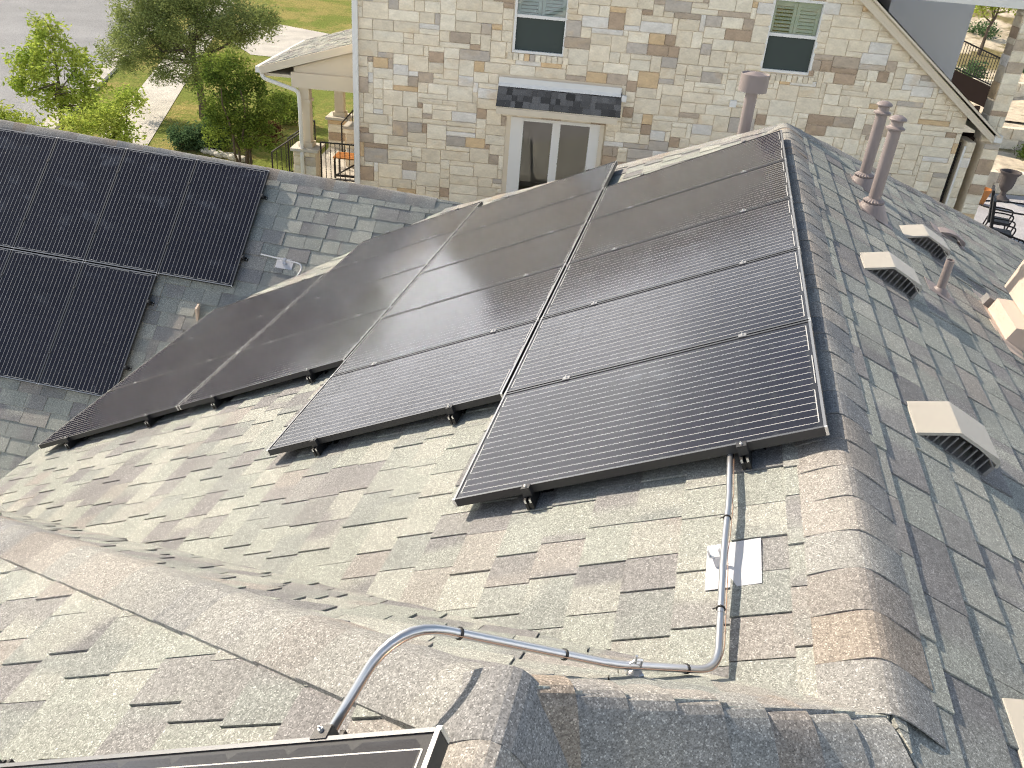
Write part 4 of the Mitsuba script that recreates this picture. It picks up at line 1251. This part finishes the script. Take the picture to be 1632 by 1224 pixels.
def tree(name, label, cat, base, top, trunk_r, blobs, n_tw, per, size, spread, mat, seed, stems=1, aspect=.55, shell=.55, lean=(0, 0), group=None):
    """blobs: (centre, radii); twigs end on their outer part, leaves gather round the twig ends"""
    g = np.random.default_rng(seed)
    t = thing(name, label, cat, group)
    vol = A([np.prod(r) ** .67 for c, r in blobs]); vol /= vol.sum()
    C = []
    for (c, r), q in zip(blobs, vol):
        k = max(3, int(n_tw * q))
        d = g.normal(0, 1, (k, 3)); d /= np.linalg.norm(d, axis=1, keepdims=True)
        C.append(A(c) + d * A(r) * (shell + (1 - shell) * g.uniform(0, 1, (k, 1)) ** .6) * g.uniform(.82, 1.08, (k, 1)))
    C = np.vstack(C)
    obj('crown', leaves(C, spread, per, size, aspect, .7, seed), mat, t, kind='stuff')
    m = MB()
    br = MB()
    base, top = A(base), A(top)
    for s_ in range(stems):
        a = 2 * math.pi * s_ / max(stems, 1) + .4
        b0 = base + (A([math.cos(a), math.sin(a), 0]) * .16 if stems > 1 else 0)
        tp = top + (A([math.cos(a), math.sin(a), 0]) * .5 if stems > 1 else 0)
        pts = [b0 + (tp - b0) * q + A([g.normal(0, .05), g.normal(0, .05), 0]) * (q > 0) for q in np.linspace(0, 1, 6)]
        m.tube(pts, np.linspace(trunk_r, trunk_r * .35, 6), 9)
    obj('trunk', m, 'bark', t)
    for (c, r), q in zip(blobs, vol):
        st_ = base + (top - base) * g.uniform(.55, .95)
        e = A(c)
        br.tube([st_, (st_ + e) / 2 + g.normal(0, .12, 3) - Z_ * .1, e], [trunk_r * .42, trunk_r * .26, trunk_r * .12], 6)
        for k in range(5):
            d = g.normal(0, 1, 3); d /= np.linalg.norm(d)
            p = (st_ + e) / 2 + (e - st_) * g.uniform(-.2, .5)
            br.tube([p, p + d * A(r) * .45 + Z_ * .06, e + d * A(r) * .85], [trunk_r * .16, trunk_r * .10, trunk_r * .04], 5)
    obj('branch', br, 'bark', t, kind='stuff')
    return t

def at(px, py, y):
    """point of the plane y = const seen at a picture fraction; used once to set out the planting"""
    d = FWD + np.cross(FWD, UPV) * ((px - 816) / 1367.6) - UPV * ((py - 612) / 1367.6)
    return CAM + d * ((y - CAM[1]) / d[1])
tree('young_tree', 'young lime green tree with loose sparse crown in front of the street', 'tree', [-14.1, 13.0, 0], [-13.9, 13.0, 2.9], .055,
     [([-13.85, 13, 3.55], (.35, .35, .45)), ([-14.2, 13, 2.95], (.65, .6, .4)), ([-13.4, 13, 2.9], (.5, .5, .35)), ([-14.7, 13, 2.55], (.45, .4, .38)), ([-13.35, 13, 2.45], (.40, .45, .25)), ([-14.0, 12.9, 2.2], (.55, .55, .35)), ([-13.2, 13, 2.05], (.3, .3, .2))],
     120, 46, .052, .085, 'leaf_lime', 5, aspect=.45, shell=.25)
tree('small_tree', 'low bright green shrubby tree just behind the left roof ridge', 'tree', [-11.9, 11.5, 0], [-11.8, 11.5, 2.2], .04,
     [([-11.75, 11.5, 2.35], (.38, .35, .32)), ([-11.25, 11.5, 2.75], (.30, .3, .28)), ([-12.3, 11.5, 2.2], (.5, .35, .22)), ([-11.5, 11.5, 2.15], (.4, .35, .3))],
     85, 36, .045, .09, 'leaf_lime', 6, aspect=.45, shell=.25)
tree('small_tree', 'bright green foliage at the left edge behind the panels', 'tree', [-14.1, 11.6, 0], [-14.0, 11.6, 1.8], .04,
     [([-14.0, 11.6, 2.05], (.55, .4, .22)), ([-13.4, 11.6, 1.9], (.4, .35, .2)), ([-14.7, 11.6, 2.1], (.5, .4, .3))], 70, 36, .045, .09, 'leaf_lime', 7, aspect=.45, shell=.3)
tree('oak_tree', 'dense olive green tree with fine leaves and one leaning trunk on the lawn', 'tree', [-15.35, 20.6, 0], [-15.5, 20.6, 2.2], .13,
     [([-15.5, 20.6, 2.6], (1.5, 1.4, .95)), ([-16.7, 20.4, 2.2], (1.1, 1.1, .85)), ([-17.5, 20.3, 1.65], (.75, .8, .5)), ([-14.3, 20.6, 2.75], (1.2, 1.2, .65)), ([-15.6, 20.4, 1.5], (1.3, 1.1, .5)), ([-15.6, 20.8, 3.6], (1.7, 1.6, .8)), ([-16.9, 20.6, 3.1], (1.0, 1.1, .8)), ([-13.4, 20.8, 2.85], (.7, .8, .4))],
     620, 90, .042, .115, 'leaf_dark', 8, aspect=.40, shell=.35)
tree('ornamental_tree', 'bushy mid green tree with several thin stems beside the porch', 'tree', [-12.0, 16.9, 0], [-12.0, 16.9, 2.0], .035,
     [([-12.05, 16.9, 2.3], (.62, .6, .55)), ([-11.75, 16.9, 1.6], (.75, .65, .75)), ([-12.6, 16.9, 1.7], (.5, .5, .75)), ([-12.4, 16.9, .95], (.75, .6, .6)), ([-11.5, 16.9, .85], (.55, .5, .5)), ([-12.75, 16.9, 2.35], (.25, .25, .35)), ([-11.0, 17.2, 1.5], (.22, .25, .55))],
     270, 40, .045, .085, 'leaf_mid', 9, stems=5, aspect=.5, shell=.35)
def shrub(name, label, c, r, mat, seed, n=60, per=40, size=.03, sp=.06):
    tree(name, label, 'shrub', [c[0], c[1], 0], [c[0], c[1], c[2]], .02, [(c, r)], n, per, size, sp, mat, seed, stems=3, shell=.4)
shrub('juniper_shrub', 'spreading grey green juniper low on the lawn before the ridge', [-13.95, 17.7, .25], (.65, .5, .3), 'leaf_conifer', 20, 90, 46, .04, .07)
shrub('juniper_shrub', 'upright grey green shrub tucked against the bushy tree', [-13.3, 17.9, .45], (.35, .35, .5), 'leaf_conifer', 21, 70, 46, .04, .07)
shrub('red_shrub', 'dark red leaved shrub beside the porch steps', [-12.4, 19.0, .3], (.35, .35, .35), 'leaf_red', 22, 40, 30, .035, .07)
shrub('hedge_shrub', 'dark green rounded shrub behind the porch steps', [-12.9, 21.3, .45], (.8, .5, .5), 'leaf_mid', 23, 90, 40, .04, .08)
shrub('bed_shrub', 'small green plant in the bed between the stone walls', [9.3, 26.6, .85], (.4, .4, .3), 'leaf_mid', 24, 30, 30, .04, .08)
tree('hillside_tree', 'green tree with a bare trunk on the slope behind the picket fence', 'tree', [9.55, 37.0, 2.0], [9.7, 37.0, 4.0], .085,
     [([9.5, 37, 4.7], (1.2, 1.1, .7)), ([10.5, 37, 4.4], (.7, .7, .4)), ([8.9, 37, 4.2], (.6, .7, .4)), ([9.8, 37, 5.4], (1.3, 1.2, .8))], 170, 44, .07, .2, 'leaf_lime', 25, shell=.35)
for i, (x, y, s) in enumerate(((8.6, 33.5, .5), (10.9, 35.5, .6), (12.0, 33.0, .5), (10.2, 40.5, .7), (8.4, 41, .6))):
    shrub('hill_shrub', ('grey green scrub bush on the slope, lowest by the fence', 'scrub bush on the slope right of the tree', 'scrub bush at the right end of the slope', 'scrub bush higher up behind the tree', 'scrub bush high on the slope to the left')[i],
          [x, y, 1.25 + .105 * (y - 28.6) + .2], (s, s, s * .6), 'leaf_conifer', 30 + i, 30, 30, .06, .12)
rk_ = thing('edging_rock', 'pale edging stones beside the juniper', 'rock')
gg = np.random.default_rng(4)
import trimesh
for i in range(6):
    ic = trimesh.creation.icosphere(subdivisions=2, radius=.16)
    v = ic.vertices * (1 + .18 * gg.normal(0, 1, (len(ic.vertices), 1)) * .4) * [1.3, .8, .55] + [-13.35 + .22 * i, 17.45 - .05 * i + gg.uniform(-.05, .05), .06]
    obj('stone', (v, ic.faces), 'concrete', rk_, smooth=50)
